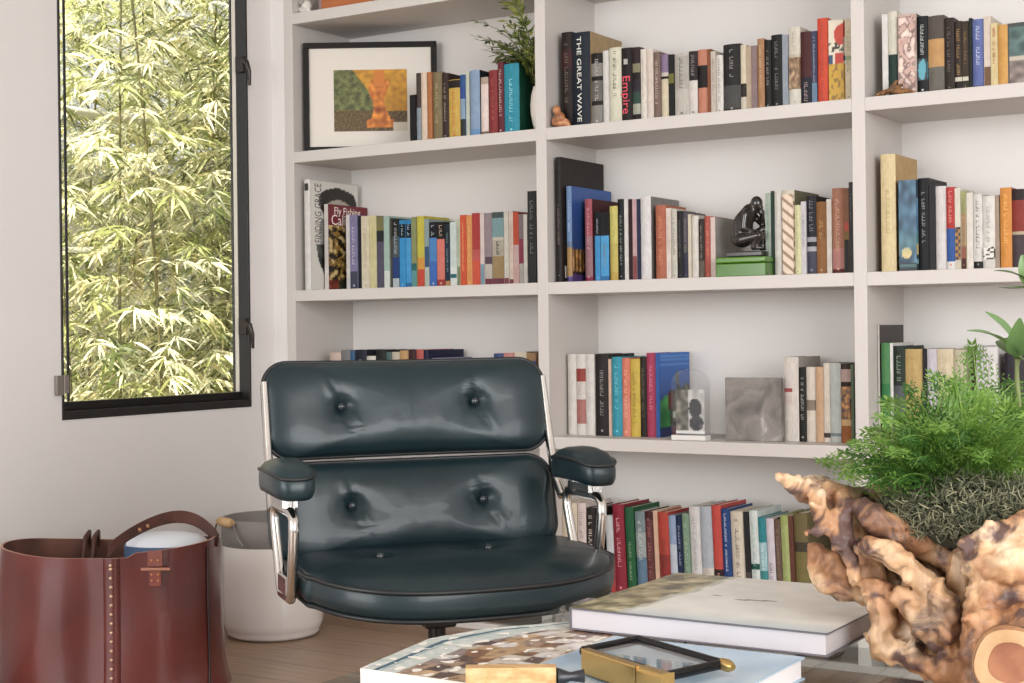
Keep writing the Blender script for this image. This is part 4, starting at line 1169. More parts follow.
for dx in (-0.012, 0.012):
    lp.tube([(-0.095 + dx, 0.12, HB - 0.06), (-0.095 + dx, 0.14, HB - 0.004), (-0.093 + dx, 0.165, HB + 0.006), (-0.095 + dx, 0.170, HB - 0.03)], 0.011, 8, squash=(1, 0.6))
lp.build('strap_loop', mat('4d2f25', 0.6), bag)
# papers standing in the bag
mg = empty('magazine', bag.matrix_basis @ Vector((0.146, -0.03, 0.10)), bag.rotation_euler[2]); tag(mg, 'white magazine with blue edges standing inside the leather bag', 'magazine')
def lens(z, k, A=0.108): return [(A*math.cos(2*math.pi*i/40), k*0.075*math.sin(2*math.pi*i/40) + 0.01, z) for i in range(40)]
MB().loft([lens(-0.088, 0.7), lens(0.15, 0.9), lens(0.262, 1.0)], True, False, 0).build('cover', mat('4c617e', 0.35), mg)
MB().loft([lens(-0.085, 0.6, 0.10), lens(0.255, 0.95, 0.106), lens(0.272, 0.86, 0.101), lens(0.284, 0.62, 0.085), lens(0.292, 0.3, 0.05), lens(0.294, 0.05, 0.01)], True, True, 0).build('pages', mat('d2d6dc', 0.4), mg)

# ------------------------------------------------------------------ white pot with grey band
pc_ = at_z(266, 643, 0.0); pw_ = Vector((CF.x, CF.y, 0)).normalized()
ptc = pc_ + pw_*0.135
pot = empty('ceramic_pot', (ptc.x, ptc.y, 0.0006)); tag(pot, 'white ceramic pot with grey rim and wooden handle, between bag and chair', 'pot')
WP = mat('f1ece7', 0.12, coat=0.6)
MB().lathe([(0.10, 0.0), (0.134, 0.003), (0.139, 0.012), (0.139, 0.02), (0.144, 0.026), (0.149, 0.045), (0.150, 0.10), (0.148, 0.272)], 72).build('body', WP, pot)
MB().lathe([(0.1485, 0.2725), (0.1495, 0.276), (0.1495, 0.348), (0.146, 0.352), (0.138, 0.350), (0.138, 0.284), (0.0001, 0.28)], 72).build('rim', mat('7f7976', 0.5), pot)
an = math.atan2(-pw_.y, -pw_.x)
hc = Vector((math.cos(an - 0.88), math.sin(an - 0.88), 0)); ht = Vector((-hc.y, hc.x, 0))
base = hc*0.156 + Vector((0, 0, 0.346))
w_ = MB()
for s in (-1, 1): w_.tube([base + ht*0.035*s, base + ht*0.055*s + Vector((0, 0, -0.012)), base + ht*0.07*s + Vector((0, 0, -0.04)), hc*0.148 + ht*0.085*s + Vector((0, 0, 0.285))], 0.003, 8)
wob = w_.build('wire_handle', mat('8a8580', 0.35, 0.8), pot)
g = MB(); g.tube([base - ht*0.04, base - ht*0.03, base - ht*0.028, base + ht*0.028, base + ht*0.03, base + ht*0.04], [0.009, 0.012, 0.014, 0.014, 0.012, 0.009], 16); g.build('wooden_grip', noise_mat('pale_wood', [(0.3, 'b08a5c'), (0.7, 'cfae80')], 40, 0.5), pot)

# ------------------------------------------------------------------ glass coffee table and the things on it
TZ = 0.461
tab = empty('coffee_table', (2.65, -2.25, 0.0006)); tag(tab, 'glass topped coffee table in the foreground carrying books and driftwood planter', 'coffee table')
TX0, TX1, TY0, TY1 = 2.0, 3.32, -2.85, -1.64
lo = lambda x, y, z: (x - 2.65, y + 2.25, z)
MB().box(lo(TX0, TY0, TZ - 0.013), lo(TX1, TY1, TZ)).build('glass_top', glass_mat('table_glass', (0.94, 0.97, 0.955), ior=1.5), tab, bevel=0.002)
TM = mat('b9b4ae', 0.25, 1.0)
for x in (TX0 + 0.10, TX1 - 0.10):
    for y in (TY0 + 0.10, TY1 - 0.10):
        f = MB(); f.box(lo(x - 0.012, y - 0.012, 0), lo(x + 0.012, y + 0.012, TZ - 0.0136)); f.build('leg', TM, tab, bevel=0.002)

def flat_book(name, x0, x1, y0, y1, z, th, cover, func, label, cat='book', nu=60, nv=60, pages=None):
    o = empty(name, (x0, y0, z)); tag(o, label, cat)
    w, d = x1 - x0, y1 - y0; bt = 0.0022
    m = mat(cover, 0.35)
    b = MB(); b.box((0, 0, 0), (w, d, bt)); b.box((0, 0, th - bt), (w, d, th)); b.box((0, 0, bt), (bt, d, th - bt))
    b.build('cover', m, o, bevel=0.0006)
    MB().box((bt*1.05, 0.003, bt*1.02), (w - 0.004, d - 0.003, th - bt*1.02)).build('page_block', pages or mat('dcd8d8', 0.7), o)
    painted('cover_print', (0.0005, 0.0005, th + 0.0004), (w - 0.001, 0, 0), (0, d - 0.001, 0), nu, nv, func, o, paint_mat(0.25))
    return o
# open art magazine with a collage of pale stones
z1 = TZ + 0.0006
def collage(u, v):
    x, y = u*7, v*13
    cx, cy = math.floor(x + 0.4*nz(x*0.7, y*0.7, 2)), math.floor(y + 0.4*nz(x*0.7, y*0.7, 7))
    r = random.Random(int(cx*57 + cy*131)).random(); r2 = random.Random(int(cx*91 + cy*17 + 5)).random()
    pal = [[.80, .76, .70], [.66, .56, .48], [.52, .38, .28], [.86, .84, .82], [.72, .60, .46], [.58, .52, .50], [.78, .66, .52], [.38, .30, .27]]
    c = pal[int(r*7.99)]
    n = nz(x*2.2, y*2.2, 3)
    c = mix(c, [.25, .20, .18], max(0, n)*0.7) if n > 0.15 else c
    if u < 0.30 + 0.1*v: c = mix([.76, .80, .78], [.86, .87, .85], 0.5 + n)
    if 0.10 < u < 0.15: c = [.30, .42, .48]
    if 0.165 < u < 0.18: c = [.55, .66, .68]
    return c
mgz = empty('art_magazine', (2.09, -2.45, z1)); tag(mgz, 'art magazine with collage of brown and cream stones, left on the coffee table', 'magazine')
poly = [(-0.022, 0.126), (0.155, 0.126), (0.155, 0.52), (0.07, 0.52), (-0.02, 0.405), (-0.05, 0.31)]
b = MB(); b.loft([[(x, y, 0) for x, y in poly], [(x, y, 0.0265) for x, y in poly]], smooth=False); b.build('page_block', mat('e0dbd2', 0.6), mgz)
nu, nv = 70, 110
def inside(x, y):
    n = len(poly); s = False
    for i in range(n):
        (xa, ya), (xb, yb) = poly[i], poly[(i + 1) % n]
        if (ya > y) != (yb > y) and x < (xb - xa)*(y - ya)/(yb - ya) + xa: s = not s
    return s
def edge_l(y):
    for (xa, ya), (xb, yb) in ((poly[0], poly[5]), (poly[5], poly[4]), (poly[4], poly[3])):
        if ya <= y <= yb + 1e-9: return xa + (xb - xa)*(y - ya)/(yb - ya)
    return poly[3][0]
vs, cs = [], []
for j in range(nv + 1):
    y = 0.126 + 0.394*j/nv; xl = edge_l(y)
    for i in range(nu + 1):
        vs.append((xl + (0.155 - xl)*i/nu, y, 0.0267 + 0.0006*nz(i*0.2, j*0.2, 2))); cs.append(collage(i/nu, j/nv))
me = bpy.data.meshes.new('cover_print'); me.from_pydata(vs, [], [(j*(nu+1)+i, j*(nu+1)+i+1, (j+1)*(nu+1)+i+1, (j+1)*(nu+1)+i) for j in range(nv) for i in range(nu)])
at_ = me.color_attributes.new('print', 'FLOAT_COLOR', 'POINT')
for k, c in enumerate(cs): at_.data[k].color = (*lin([min(1, max(0, q)) for q in c]), 1)
me.materials.append(paint_mat(0.25)); o = bpy.data.objects.new('cover_print', me); COL.objects.link(o); o.parent = mgz
def sky_cover(u, v):
    n = nz(u*5, v*5, 3)
    c = mix([.58, .68, .76], [.70, .78, .83], 0.5 + n)
    return mix(c, [.86, .88, .90], max(0, nz(u*9 + 3, v*4, 6)*0.8))
flat_book('hardcover_book', 2.250, 2.514, -2.42, -2.012, z1, 0.0275, 'a9c0d0', sky_cover, 'pale blue hardcover book lying in front of the white landscape book, coffee table')
flat_book('hardcover_book', 2.33, 2.46, -1.97, -1.72, z1, 0.0275, '2a2d38', lambda u, v: [.16, .17, .22], 'dark navy book hidden under the white landscape book, coffee table', nu=4, nv=4)
def beach(u, v):
    n = nz(u*10, v*10, 2); n2 = nz(u*30, v*30, 5)
    s = 0.20 + 0.03*nz(v*6, 1, 1) + 0.05*v
    if u < s: return mix([.36, .33, .20], [.74, .70, .56], 0.5 + 0.9*n + 0.5*n2)
    if u < s + 0.03: return [.72, .72, .66]
    c = mix([.86, .85, .82], [.90, .89, .86], 0.5 + n)
    if v < 0.16: c = mix([.74, .78, .80], c, v/0.16)
    if abs(v - 0.5 - (u - 0.55)*0.25) < 0.012 and 0.47 < u < 0.62: c = [.42, .38, .34]
    if abs(v - 0.53) < 0.01 and 0.36 < u < 0.4: c = [.5, .47, .43]
    return c
flat_book('coffee_table_book', 2.176, 2.541, -2.005, -1.672, z1 + 0.0281, 0.0295, '5d5a60', beach, 'large white landscape coffee table book on top of the stack', pages=mat('bfbabd', 0.6))

# rectangular hand lens with brass and wood handle lying on the magazines
LZ = TZ + 0.0295
gl = empty('hand_lens', (2.40, -2.20, LZ)); tag(gl, 'black rimmed rectangular hand lens with brass handle lying on the magazines', 'hand lens')
qd = [at_z(638, 640, LZ + 0.012), at_z(722, 664, LZ + 0.012), at_z(668, 676, LZ + 0.012), at_z(584, 651, LZ + 0.012)]
qd = [Vector((p.x - 2.40, p.y + 2.20, 0.012)) for p in qd]
b = MB()
for i in range(4):
    p, q = qd[i], qd[(i + 1) % 4]
    b.tube([p, q], 0.0062 if i in (0, 1, 3) else 0.0055, 8); b.ball(p, 0.0062, 8, 6)
b.build('rim', mat('0e0e10', 0.25, spec=0.3), gl)
cen = sum(qd, Vector())/4
b = MB(); fr_ = [cen + (p - cen)*0.95 for p in qd]
b.add([p + Vector((0, 0, -0.002)) for p in fr_] + [p + Vector((0, 0, 0.002)) for p in fr_], [(0, 1, 2, 3), (7, 6, 5, 4), (0, 4, 5, 1), (1, 5, 6, 2), (2, 6, 7, 3), (3, 7, 4, 0)])
b.build('lens', glass_mat('lens_glass', (0.95, 0.98, 0.98), ior=1.5), gl)
BR = mat('c4a468', 0.28, 0.9)
def bar(p0, p1, w, hgt, z0):
    """upright bar between two picture points on the table, w deep and hgt tall"""
    p, q = at_z(*p0, LZ + hgt*0.5), at_z(*p1, LZ + hgt*0.5); p, q = Vector((p.x - 2.40, p.y + 2.20, 0)), Vector((q.x - 2.40, q.y + 2.20, 0))
    n = (q - p).normalized().cross(Vector((0, 0, 1)))*w*0.5
    return [[c + n*s + Vector((0, 0, z)) for s, z in ((-1, z0), (1, z0), (1, hgt), (-1, hgt))] for c in (p, q)]
b = MB(); b.loft(bar((586, 661), (640, 679), 0.013, 0.030, 0.001), smooth=False); b.build('brass_bar', BR, gl, bevel=0.002)
b = MB(); b.loft(bar((643, 680), (668, 688), 0.018, 0.032, 0.0), smooth=False); b.build('brass_end', BR, gl, bevel=0.005, seg=4)
b = MB(); b.tube([qd[1], qd[1] + (qd[1] - qd[0]).normalized()*0.012, qd[1] + (qd[1] - qd[0]).normalized()*0.02], [0.0075, 0.0075, 0.004], 12); b.build('brass_stud', BR, gl)
P = [Vector((p.x - 2.40, p.y + 2.20, 0.014)) for p in (at_z(584, 676, LZ + 0.014), at_z(557, 677, LZ + 0.014), at_z(467, 678, LZ + 0.014))]
b = MB(); b.tube([P[0], P[0].lerp(P[1], 0.5), P[1]], [0.008, 0.005, 0.011], 12); b.build('collar', mat('26262a', 0.3), gl)
b = MB(); b.loft(bar((466, 678), (556, 677), 0.020, 0.026, 0.001), smooth=False); b.build('handle', noise_mat('honey_wood', [(0.3, 'b98a52'), (0.7, 'dbb98a')], 20, 0.4, stretch=(1, 6, 6)), gl, bevel=0.001)

# ------------------------------------------------------------------ driftwood planter on the table
def D_(px, py, D): return at_d(px, py, D)
WOOD = bpy.data.materials.new('root_wood'); WOOD.use_nodes = True
_n, _l = WOOD.node_tree.nodes, WOOD.node_tree.links
_b = _n['Principled BSDF']; _b.inputs['Roughness'].default_value = 0.5
_tc = _n.new('ShaderNodeTexCoord')
def _noise(sc, det, dist, stretch=(1, 1, 1)):
    mp = _n.new('ShaderNodeMapping'); mp.inputs['Scale'].default_value = stretch
    t = _n.new('ShaderNodeTexNoise'); t.inputs['Scale'].default_value = sc; t.inputs['Detail'].default_value = det; t.inputs['Distortion'].default_value = dist
    _l.new(_tc.outputs['Object'], mp.inputs['Vector']); _l.new(mp.outputs['Vector'], t.inputs['Vector']); return t
_t1 = _noise(11, 4, 0.8); _t2 = _noise(16, 6, 1.2); _t3 = _noise(60, 5, 0.6, (1, 1, 0.35))
_r1 = _n.new('ShaderNodeValToRGB'); _e = _r1.color_ramp.elements
for p_, c_ in ((0.30, '8d5f3f'), (0.43, 'b98862'), (0.54, 'cfa881'), (0.68, 'e0c9ab')):
    el = _e.new(p_); el.color = (*lin(c_), 1)
_e.remove(_e[0]); _e.remove(_e[-1])
_r2 = _n.new('ShaderNodeValToRGB'); _r2.color_ramp.elements[0].position = 0.52; _r2.color_ramp.elements[1].position = 0.62
_mx = _n.new('ShaderNodeMix'); _mx.data_type = 'RGBA'; _mx.inputs['B'].default_value = (*lin('5f463f'), 1)
_r3 = _n.new('ShaderNodeValToRGB'); _r3.color_ramp.elements[0].position = 0.35; _r3.color_ramp.elements[1].position = 0.6; _r3.color_ramp.elements[0].color = (.55, .5, .46, 1)
_mm = _n.new('ShaderNodeMix'); _mm.data_type = 'RGBA'; _mm.blend_type = 'MULTIPLY'; _mm.inputs['Factor'].default_value = 0.8
_l.new(_t1.outputs['Fac'], _r1.inputs['Fac']); _l.new(_t2.outputs['Fac'], _r2.inputs['Fac']); _l.new(_t3.outputs['Fac'], _r3.inputs['Fac'])
_l.new(_r2.outputs['Color'], _mx.inputs['Factor']); _l.new(_r1.outputs['Color'], _mx.inputs['A'])
_l.new(_mx.outputs['Result'], _mm.inputs['A']); _l.new(_r3.outputs['Color'], _mm.inputs['B']); _l.new(_mm.outputs['Result'], _b.inputs['Base Color'])
_bp = _n.new('ShaderNodeBump'); _bp.inputs['Strength'].default_value = 0.5; _bp.inputs['Distance'].default_value = 0.004
_l.new(_t3.outputs['Fac'], _bp.inputs['Height']); _l.new(_bp.outputs['Normal'], _b.inputs['Normal'])

base = Vector((2.80, -1.96, TZ + 0.0006))
# thin dark tablet-like notebook under the overhang
q = at_z(887, 677, TZ + 0.0115)
flat_book('notebook', q.x, q.x + 0.045, q.y - 0.16, q.y, z1, 0.0105, '2b2c30', lambda u, v: [.20, .20, .23], 'thin dark notebook with pale page edge lying beside the driftwood planter', nu=4, nv=4)
pl0 = base
planter = empty('driftwood_planter', pl0); tag(planter, 'gnarled driftwood root planter bowl in the right foreground, holding fern and moss', 'planter')
limbs = [  # (px, py, depth, radius px) chains
    [(780, 478, 1.93, 6), (792, 483, 1.93, 9), (806, 489, 1.93, 13), (824, 492, 1.94, 13), (842, 502, 1.95, 12)],
    [(800, 478, 1.96, 5), (826, 482, 1.98, 7), (848, 494, 1.98, 8)],
    [(816, 494, 1.91, 9), (820, 510, 1.90, 9), (824, 523, 1.90, 7)],
    [(842, 502, 1.92, 11), (838, 528, 1.90, 12), (846, 546, 1.89, 10), (852, 562, 1.88, 8), (855, 578, 1.88, 6)],
    [(804, 533, 1.90, 3), (814, 532, 1.90, 6), (832, 530, 1.90, 9)],
    [(816, 548, 1.96, 9), (814, 566, 1.95, 9), (822, 582, 1.93, 12), (846, 590, 1.92, 13), (866, 590, 1.92, 14)],
    [(826, 556, 1.94, 10), (846, 574, 1.93, 12)],
    [(850, 520, 1.96, 12), (866, 556, 1.94, 14), (872, 580, 1.92, 16)],
    [(862, 506, 1.90, 9), (876, 520, 1.88, 15), (902, 531, 1.87, 17), (930, 547, 1.87, 15), (952, 562, 1.86, 12)],
    [(894, 508, 1.92, 8), (920, 522, 1.92, 8), (946, 545, 1.90, 8)],
    [(866, 545, 1.86, 10), (886, 552, 1.84, 13), (906, 564, 1.83, 14), (922, 577, 1.83, 12)],
    [(876, 592, 1.87, 16), (884, 618, 1.86, 14), (880, 640, 1.86, 14), (890, 655, 1.85, 12)],
    [(868, 636, 1.88, 6), (884, 648, 1.86, 14), (904, 652, 1.84, 13), (930, 668, 1.82, 14), (955, 690, 1.80, 16)],
    [(900, 596, 1.84, 12), (920, 618, 1.82, 15), (938, 636, 1.81, 13), (955, 650, 1.80, 12)],
    [(930, 585, 1.82, 13), (945, 605, 1.80, 15), (948, 635, 1.79, 14)],
    [(915, 585, 1.88, 14), (905, 620, 1.88, 14), (915, 645, 1.86, 14)],
    [(968, 546, 1.78, 11), (990, 540, 1.77, 15), (1015, 530, 1.77, 16), (1040, 518, 1.78, 17)],
    [(975, 566, 1.77, 16), (1000, 566, 1.75, 20), (1025, 560, 1.75, 22), (1055, 555, 1.77, 24)],
    [(986, 596, 1.76, 22), (985, 630, 1.74, 24), (984, 665, 1.74, 24), (982, 705, 1.74, 26)],
    [(1020, 600, 1.76, 26), (1026, 640, 1.76, 28), (1030, 690, 1.76, 30)],
    [(1060, 590, 1.78, 28), (1075, 640, 1.80, 28), (1080, 690, 1.80, 28)],
    [(955, 660, 1.80, 16), (950, 700, 1.80, 20), (960, 725, 1.82, 22)],
    [(1050, 525, 1.80, 18), (1085, 515, 1.88, 18), (1105, 510, 1.98, 18), (1085, 500, 2.10, 18), (1030, 495, 2.14, 18), (970, 492, 2.12, 16), (910, 494, 2.06, 14), (860, 497, 1.99, 11)],
    [(1100, 560, 1.92, 26), (1095, 620, 1.95, 30), (1085, 690, 1.95, 30)],
    [(1040, 560, 2.08, 24), (1030, 630, 2.02, 34), (1020, 690, 1.96, 36)],
    [(960, 560, 2.04, 24), (970, 630, 1.98, 34), (990, 690, 1.92, 36)],
    [(900, 555, 2.00, 20), (925, 610, 1.94, 28), (955, 665, 1.90, 30)],
    [(960, 600, 1.90, 34), (990, 650, 1.88, 40), (1030, 690, 1.88, 44)],
]
limbs += [  # heartwood behind the limbs, closing the bowl
    [(868, 540, 1.99, 20), (900, 560, 1.97, 26), (940, 580, 1.95, 28), (975, 580, 1.92, 28)],
    [(872, 575, 1.97, 20), (905, 600, 1.94, 26), (945, 620, 1.92, 30)], [(850, 545, 1.99, 12), (862, 570, 1.97, 16)],
    [(905, 560, 1.90, 12), (935, 590, 1.88, 16)], [(960, 560, 1.84, 14), (965, 600, 1.84, 16)]]
rk = random.Random(17)
for ch in list(limbs[:21]):                       # knots and stubs along the limbs
    for (x, y, d, r), (x2, y2, d2, r2) in zip(ch, ch[1:]):
        for q in range(3):
            t = rk.random(); a_ = rk.uniform(0, 6.28); k = rk.uniform(0.5, 1.0)
            limbs.append([(x + (x2 - x)*t, y + (y2 - y)*t, d + (d2 - d)*t - 0.002, r*0.6), (x + (x2 - x)*t + math.cos(a_)*r*k, y + (y2 - y)*t + math.sin(a_)*r*k, d + (d2 - d)*t - 0.012*rk.random(), r*rk.uniform(0.28, 0.5))])
bl = []
for ch in limbs:
    P = [(D_(x, y, d) - pl0, r*d/F_PX*0.98) for x, y, d, r in ch]
    P = [(Vector((p.x, p.y, max(p.z, r*0.9))), r) for p, r in P]
    for (p, r), (q, s_) in zip(P, P[1:]): bl.append((p, r, q, s_))
# feet spread to the book below
for ang_ in range(0, 360, 40):
    c = Vector((2.80, -1.985, 0)) - Vector((pl0.x, pl0.y, 0)); a_ = math.radians(ang_)
    bl.append((c + Vector((0.03*math.cos(a_), 0.03*math.sin(a_), 0.07)), 0.045, c + Vector((0.07*math.cos(a_), 0.07*math.sin(a_), 0.020)), 0.026))
body = organic('root_bowl', bl, WOOD, planter, voxel=0.0036, smooth=2, disp=0.016, dscale=0.020, dmid=0.55)
# flatten the underside so it rests on the book
for v in body.data.vertices: v.co.z = max(v.co.z, 0.0)
# sawn stub with growth rings facing the room
c0, c1 = D_(1014, 660, 1.73) - pl0, D_(1010, 663, 1.635) - pl0
ax = (c1 - c0).normalized(); sx_ = ax.cross(Vector((0, 0, 1))).normalized(); sy_ = ax.cross(sx_)
stub = MB(); rr_ = []
for k, rad in ((0, 0.046), (0.6, 0.042), (0.95, 0.039), (1.0, 0.037)):
    rr_.append([c0.lerp(c1, k) + sx_*rad*(1 + 0.05*math.sin(3*t))*math.cos(t) + sy_*rad*(1.02 + 0.06*math.cos(2*t))*math.sin(t) for t in [2*math.pi*i/40 for i in range(40)]])
stub.loft(rr_, True, False); so = stub.build('cut_stub', WOOD, planter)
f_ = MB(); cap = rr_[-1]; cc = c1.copy()
rings_ = [[cc + (Vector(p) - cc)*k + ax*0.0015*(1 - k) for p in cap] for k in (1.0, 0.62)]
f_.loft(rings_, False, False, 0); f_.loft([[cc + (Vector(p) - cc)*k - ax*0.003*(0.62 - k) for p in cap] for k in (0.62, 0.55, 0.3, 0.02)], False, True, 1)
f_.build('growth_rings', [noise_mat('pale_end_grain', [(0.3, 'a8835a'), (0.7, 'c4a077')], 30, 0.55), noise_mat('heartwood', [(0.3, '7c4630'), (0.7, 'a06a48')], 30, 0.6)], so)

# moss
ms = MB(); rm = random.Random(5)
MS = [mat('5c5d48', 0.85), mat('77765c', 0.85), mat('3f4231', 0.9), mat('908d70', 0.85)]
mc = D_(978, 514, 1.91)
def moss_surface(a, e):
    return Vector((math.cos(a)*math.cos(e)*0.115, math.sin(a)*math.cos(e)*0.115, math.sin(e)*0.048))
ms.ball((mc.x, mc.y, mc.z - 0.006), 0.1, 28, 14, 2, (1.06, 1.06, 0.42))
for k in range(4200):
    a = rm.uniform(0, 2*math.pi); e = math.asin(rm.uniform(-0.35, 1.0))
    p = mc + moss_surface(a, e)*rm.uniform(0.94, 1.10)
    d = Vector((rm.uniform(-1, 1), rm.uniform(-1, 1), rm.uniform(-0.6, 0.8))).normalized(); cv = Vector((rm.uniform(-1, 1), rm.uniform(-1, 1), rm.uniform(-1, 1)))*1.1
    pts = [p]
    for i in range(4): d = (d + cv*0.5).normalized(); pts.append(pts[-1] + d*rm.uniform(0.0025, 0.0045))
    ms.tube(pts, [0.0010, 0.0010, 0.0009, 0.0008, 0.0005], 3, rm.choice((0, 0, 1, 1, 2, 3)))
mo = ms.build('moss', MS); tag(mo, 'grey green tangled reindeer moss filling the driftwood bowl', 'moss', kind='stuff')

# fern
def leaf_mat(name, c, trans=0.35, rough=0.45):
    m = bpy.data.materials.new(name); m.use_nodes = True; n, l = m.node_tree.nodes, m.node_tree.links
    b = n['Principled BSDF']; b.inputs['Base Color'].default_value = (*lin(c), 1); b.inputs['Roughness'].default_value = rough
    t = n.new('ShaderNodeBsdfTranslucent'); t.inputs['Color'].default_value = (*[min(1, x*1.3) for x in lin(c)], 1); x = n.new('ShaderNodeMixShader'); x.inputs['Fac'].default_value = trans
    l.new(b.outputs[0], x.inputs[1]); l.new(t.outputs[0], x.inputs[2]); l.new(x.outputs[0], n['Material Output'].inputs['Surface'])
    return m
FERN = [leaf_mat('fern_green', '678c3c'), leaf_mat('fern_bright', '8fb058'), leaf_mat('fern_deep', '416a2c')]
fern = empty('fern', D_(955, 492, 1.95)); tag(fern, 'bright green feathery fern growing from the driftwood planter', 'fern')
fo = fern.location.copy(); rf = random.Random(21)
def frond(tip, mid_up, seed, npin=22, wid=0.05, start=None):
    """arching frond from the crown to a tip, twice divided"""
    r = random.Random(seed); fm = r.choice((0, 0, 1, 1, 2, 2)); A = start or Vector((r.uniform(-0.03, 0.05), r.uniform(-0.03, 0.03), -0.015)); B = Vector(tip)
    M_ = A.lerp(B, 0.5) + Vector((0, 0, mid_up))
    pt = lambda t: A*(1-t)**2 + M_*2*t*(1-t) + B*t*t
    n = 26; pts = [pt(i/n) for i in range(n + 1)]
    fb = MB(); fb.tube(pts, [0.0013*(1 - 0.8*i/n) + 0.0003 for i in range(n + 1)], 5, 1)
    view = (CAM - (fo + M_)).normalized()
    for k in range(npin):
        t = 0.14 + 0.86*k/npin; p = pt(t); tg = (pt(min(1, t + 0.02)) - pt(t - 0.02)).normalized()
        face = (Vector((0, 0, 1))*0.9 + view*0.8 + Vector((r.uniform(-.4, .4), r.uniform(-.4, .4), 0))).normalized()
        sd = tg.cross(face).normalized(); L = wid*(math.sin(math.pi*min(1, 0.12 + t*0.92))**0.7)*r.uniform(0.85, 1.1)
        mi = fm if r.random() < 0.8 else r.choice((0, 1, 2))
        for s in (-1, 1):
            d = (sd*s + tg*0.45 + Vector((0, 0, r.uniform(-0.35, 0.05)))).normalized(); m = max(4, int(L/0.0075))
            nn = d.cross(tg*s).normalized()
            for j in range(m):
                q = p + d*L*(j + 0.3)/m + Vector((0, 0, -0.25*L*(j/m)**2)); ll = 0.0125*(1 - 0.7*j/m)*(wid/0.05)**0.5
                for s2 in (-1, 1):
                    e = (tg*s2*0.9 + d*0.6 + nn*r.uniform(-0.35, 0.35)).normalized(); w = d*ll*0.21
                    fb.add([q - w*0.5, q + e*ll*0.55 - w*0.8, q + e*ll, q + e*ll*0.5 + w], [(0, 1, 2, 3)], mi)
    return fb.build('frond', FERN, fern)
def rel(px, py, D): return D_(px, py, D) - fo
tips = [((816, 461), 1.99, 0.03), ((838, 452), 1.93, 0.04), ((862, 432), 1.97, 0.05), ((850, 470), 1.88, 0.04), ((880, 400), 1.99, 0.05), ((905, 388), 1.94, 0.06), ((930, 372), 1.97, 0.05),
        ((972, 341), 1.97, 0.03), ((955, 380), 1.90, 0.06), ((990, 395), 1.93, 0.06), ((1015, 400), 1.90, 0.06), ((1045, 395), 1.95, 0.06), ((1060, 430), 1.86, 0.06), ((1030, 440), 1.82, 0.07),
        ((1000, 432), 1.83, 0.08), ((940, 430), 1.85, 0.08), ((900, 440), 1.86, 0.07), ((890, 455), 1.83, 0.06), ((925, 410), 2.05, 0.06), ((970, 420), 2.06, 0.07), ((1020, 380), 2.06, 0.06), ((870, 462), 2.04, 0.05),
        ((960, 445), 1.82, 0.09), ((1075, 400), 2.02, 0.06), ((1090, 450), 1.93, 0.06), ((985, 462), 1.80, 0.08), ((915, 465), 1.82, 0.06), ((1040, 470), 1.80, 0.07),
        ((895, 418), 1.91, 0.06), ((948, 402), 2.0, 0.05), ((1008, 415), 1.97, 0.06), ((875, 440), 1.9, 0.06), ((1030, 415), 1.88, 0.07), ((978, 408), 1.88, 0.07), ((838, 476), 1.90, 0.04), ((868, 486), 1.86, 0.05), ((893, 484), 1.84, 0.05), ((850, 445), 1.86, 0.05), ((875, 418), 1.87, 0.06)]
for k, ((x, y), d, up) in enumerate(tips):
    frond(rel(x, y, d), up, 100 + k, npin=20 if k != 7 else 15, wid=0.055 if k != 7 else 0.048, start=rel(984, 470, 1.96) if k == 7 else None)

# broad leaved plant at the right edge
BL = [leaf_mat('broad_leaf', '6b8a55', 0.2, 0.35), leaf_mat('broad_leaf_dark', '4d6636', 0.2, 0.35)]
bp_ = empty('houseplant', D_(1022, 470, 1.93)); tag(bp_, 'broad oval leaved houseplant rising behind the fern at the right edge', 'plant')
po = bp_.location.copy()
def broad(p0, p1, w, bend, mi, face, name='leaf'):
    p0, p1 = Vector(p0), Vector(p1); ax = (p1 - p0); L = ax.length; ax.normalize()
    sd = ax.cross(face).normalized(); up = sd.cross(ax).normalized()
    n = 12; vs = []; fs = []
    for i in range(n + 1):
        t = i/n; c = p0 + ax*L*t + up*bend*math.sin(math.pi*t); ww = w*math.sin(math.pi*(0.04 + 0.94*t**0.8))**0.75
        for j in range(5):
            q = (j - 2)/2; vs.append(c + sd*ww*q + up*abs(q)*ww*0.28)
    for i in range(n):
        for j in range(4): fs.append((i*5+j, i*5+j+1, (i+1)*5+j+1, (i+1)*5+j))
    b = MB(); b.add(vs, fs, mi, True); b.build(name, BL, bp_)
vw = (CAM - po).normalized()
def brel(px, py, D): return D_(px, py, D) - po
st_ = MB(); st_.tube([Vector((0, 0, -0.02)), brel(1020, 420, 1.93), brel(1017, 378, 1.93), brel(1017, 355, 1.93)], [0.004, 0.0035, 0.003, 0.0025], 8); st_.tube([brel(1017, 365, 1.93), brel(1030, 320, 1.94), brel(1034, 285, 1.94)], [0.003, 0.0025, 0.002], 8)
st_.build('stem', mat('6f7a45', 0.5), bp_)
U_ = Vector((0, 0, 1))
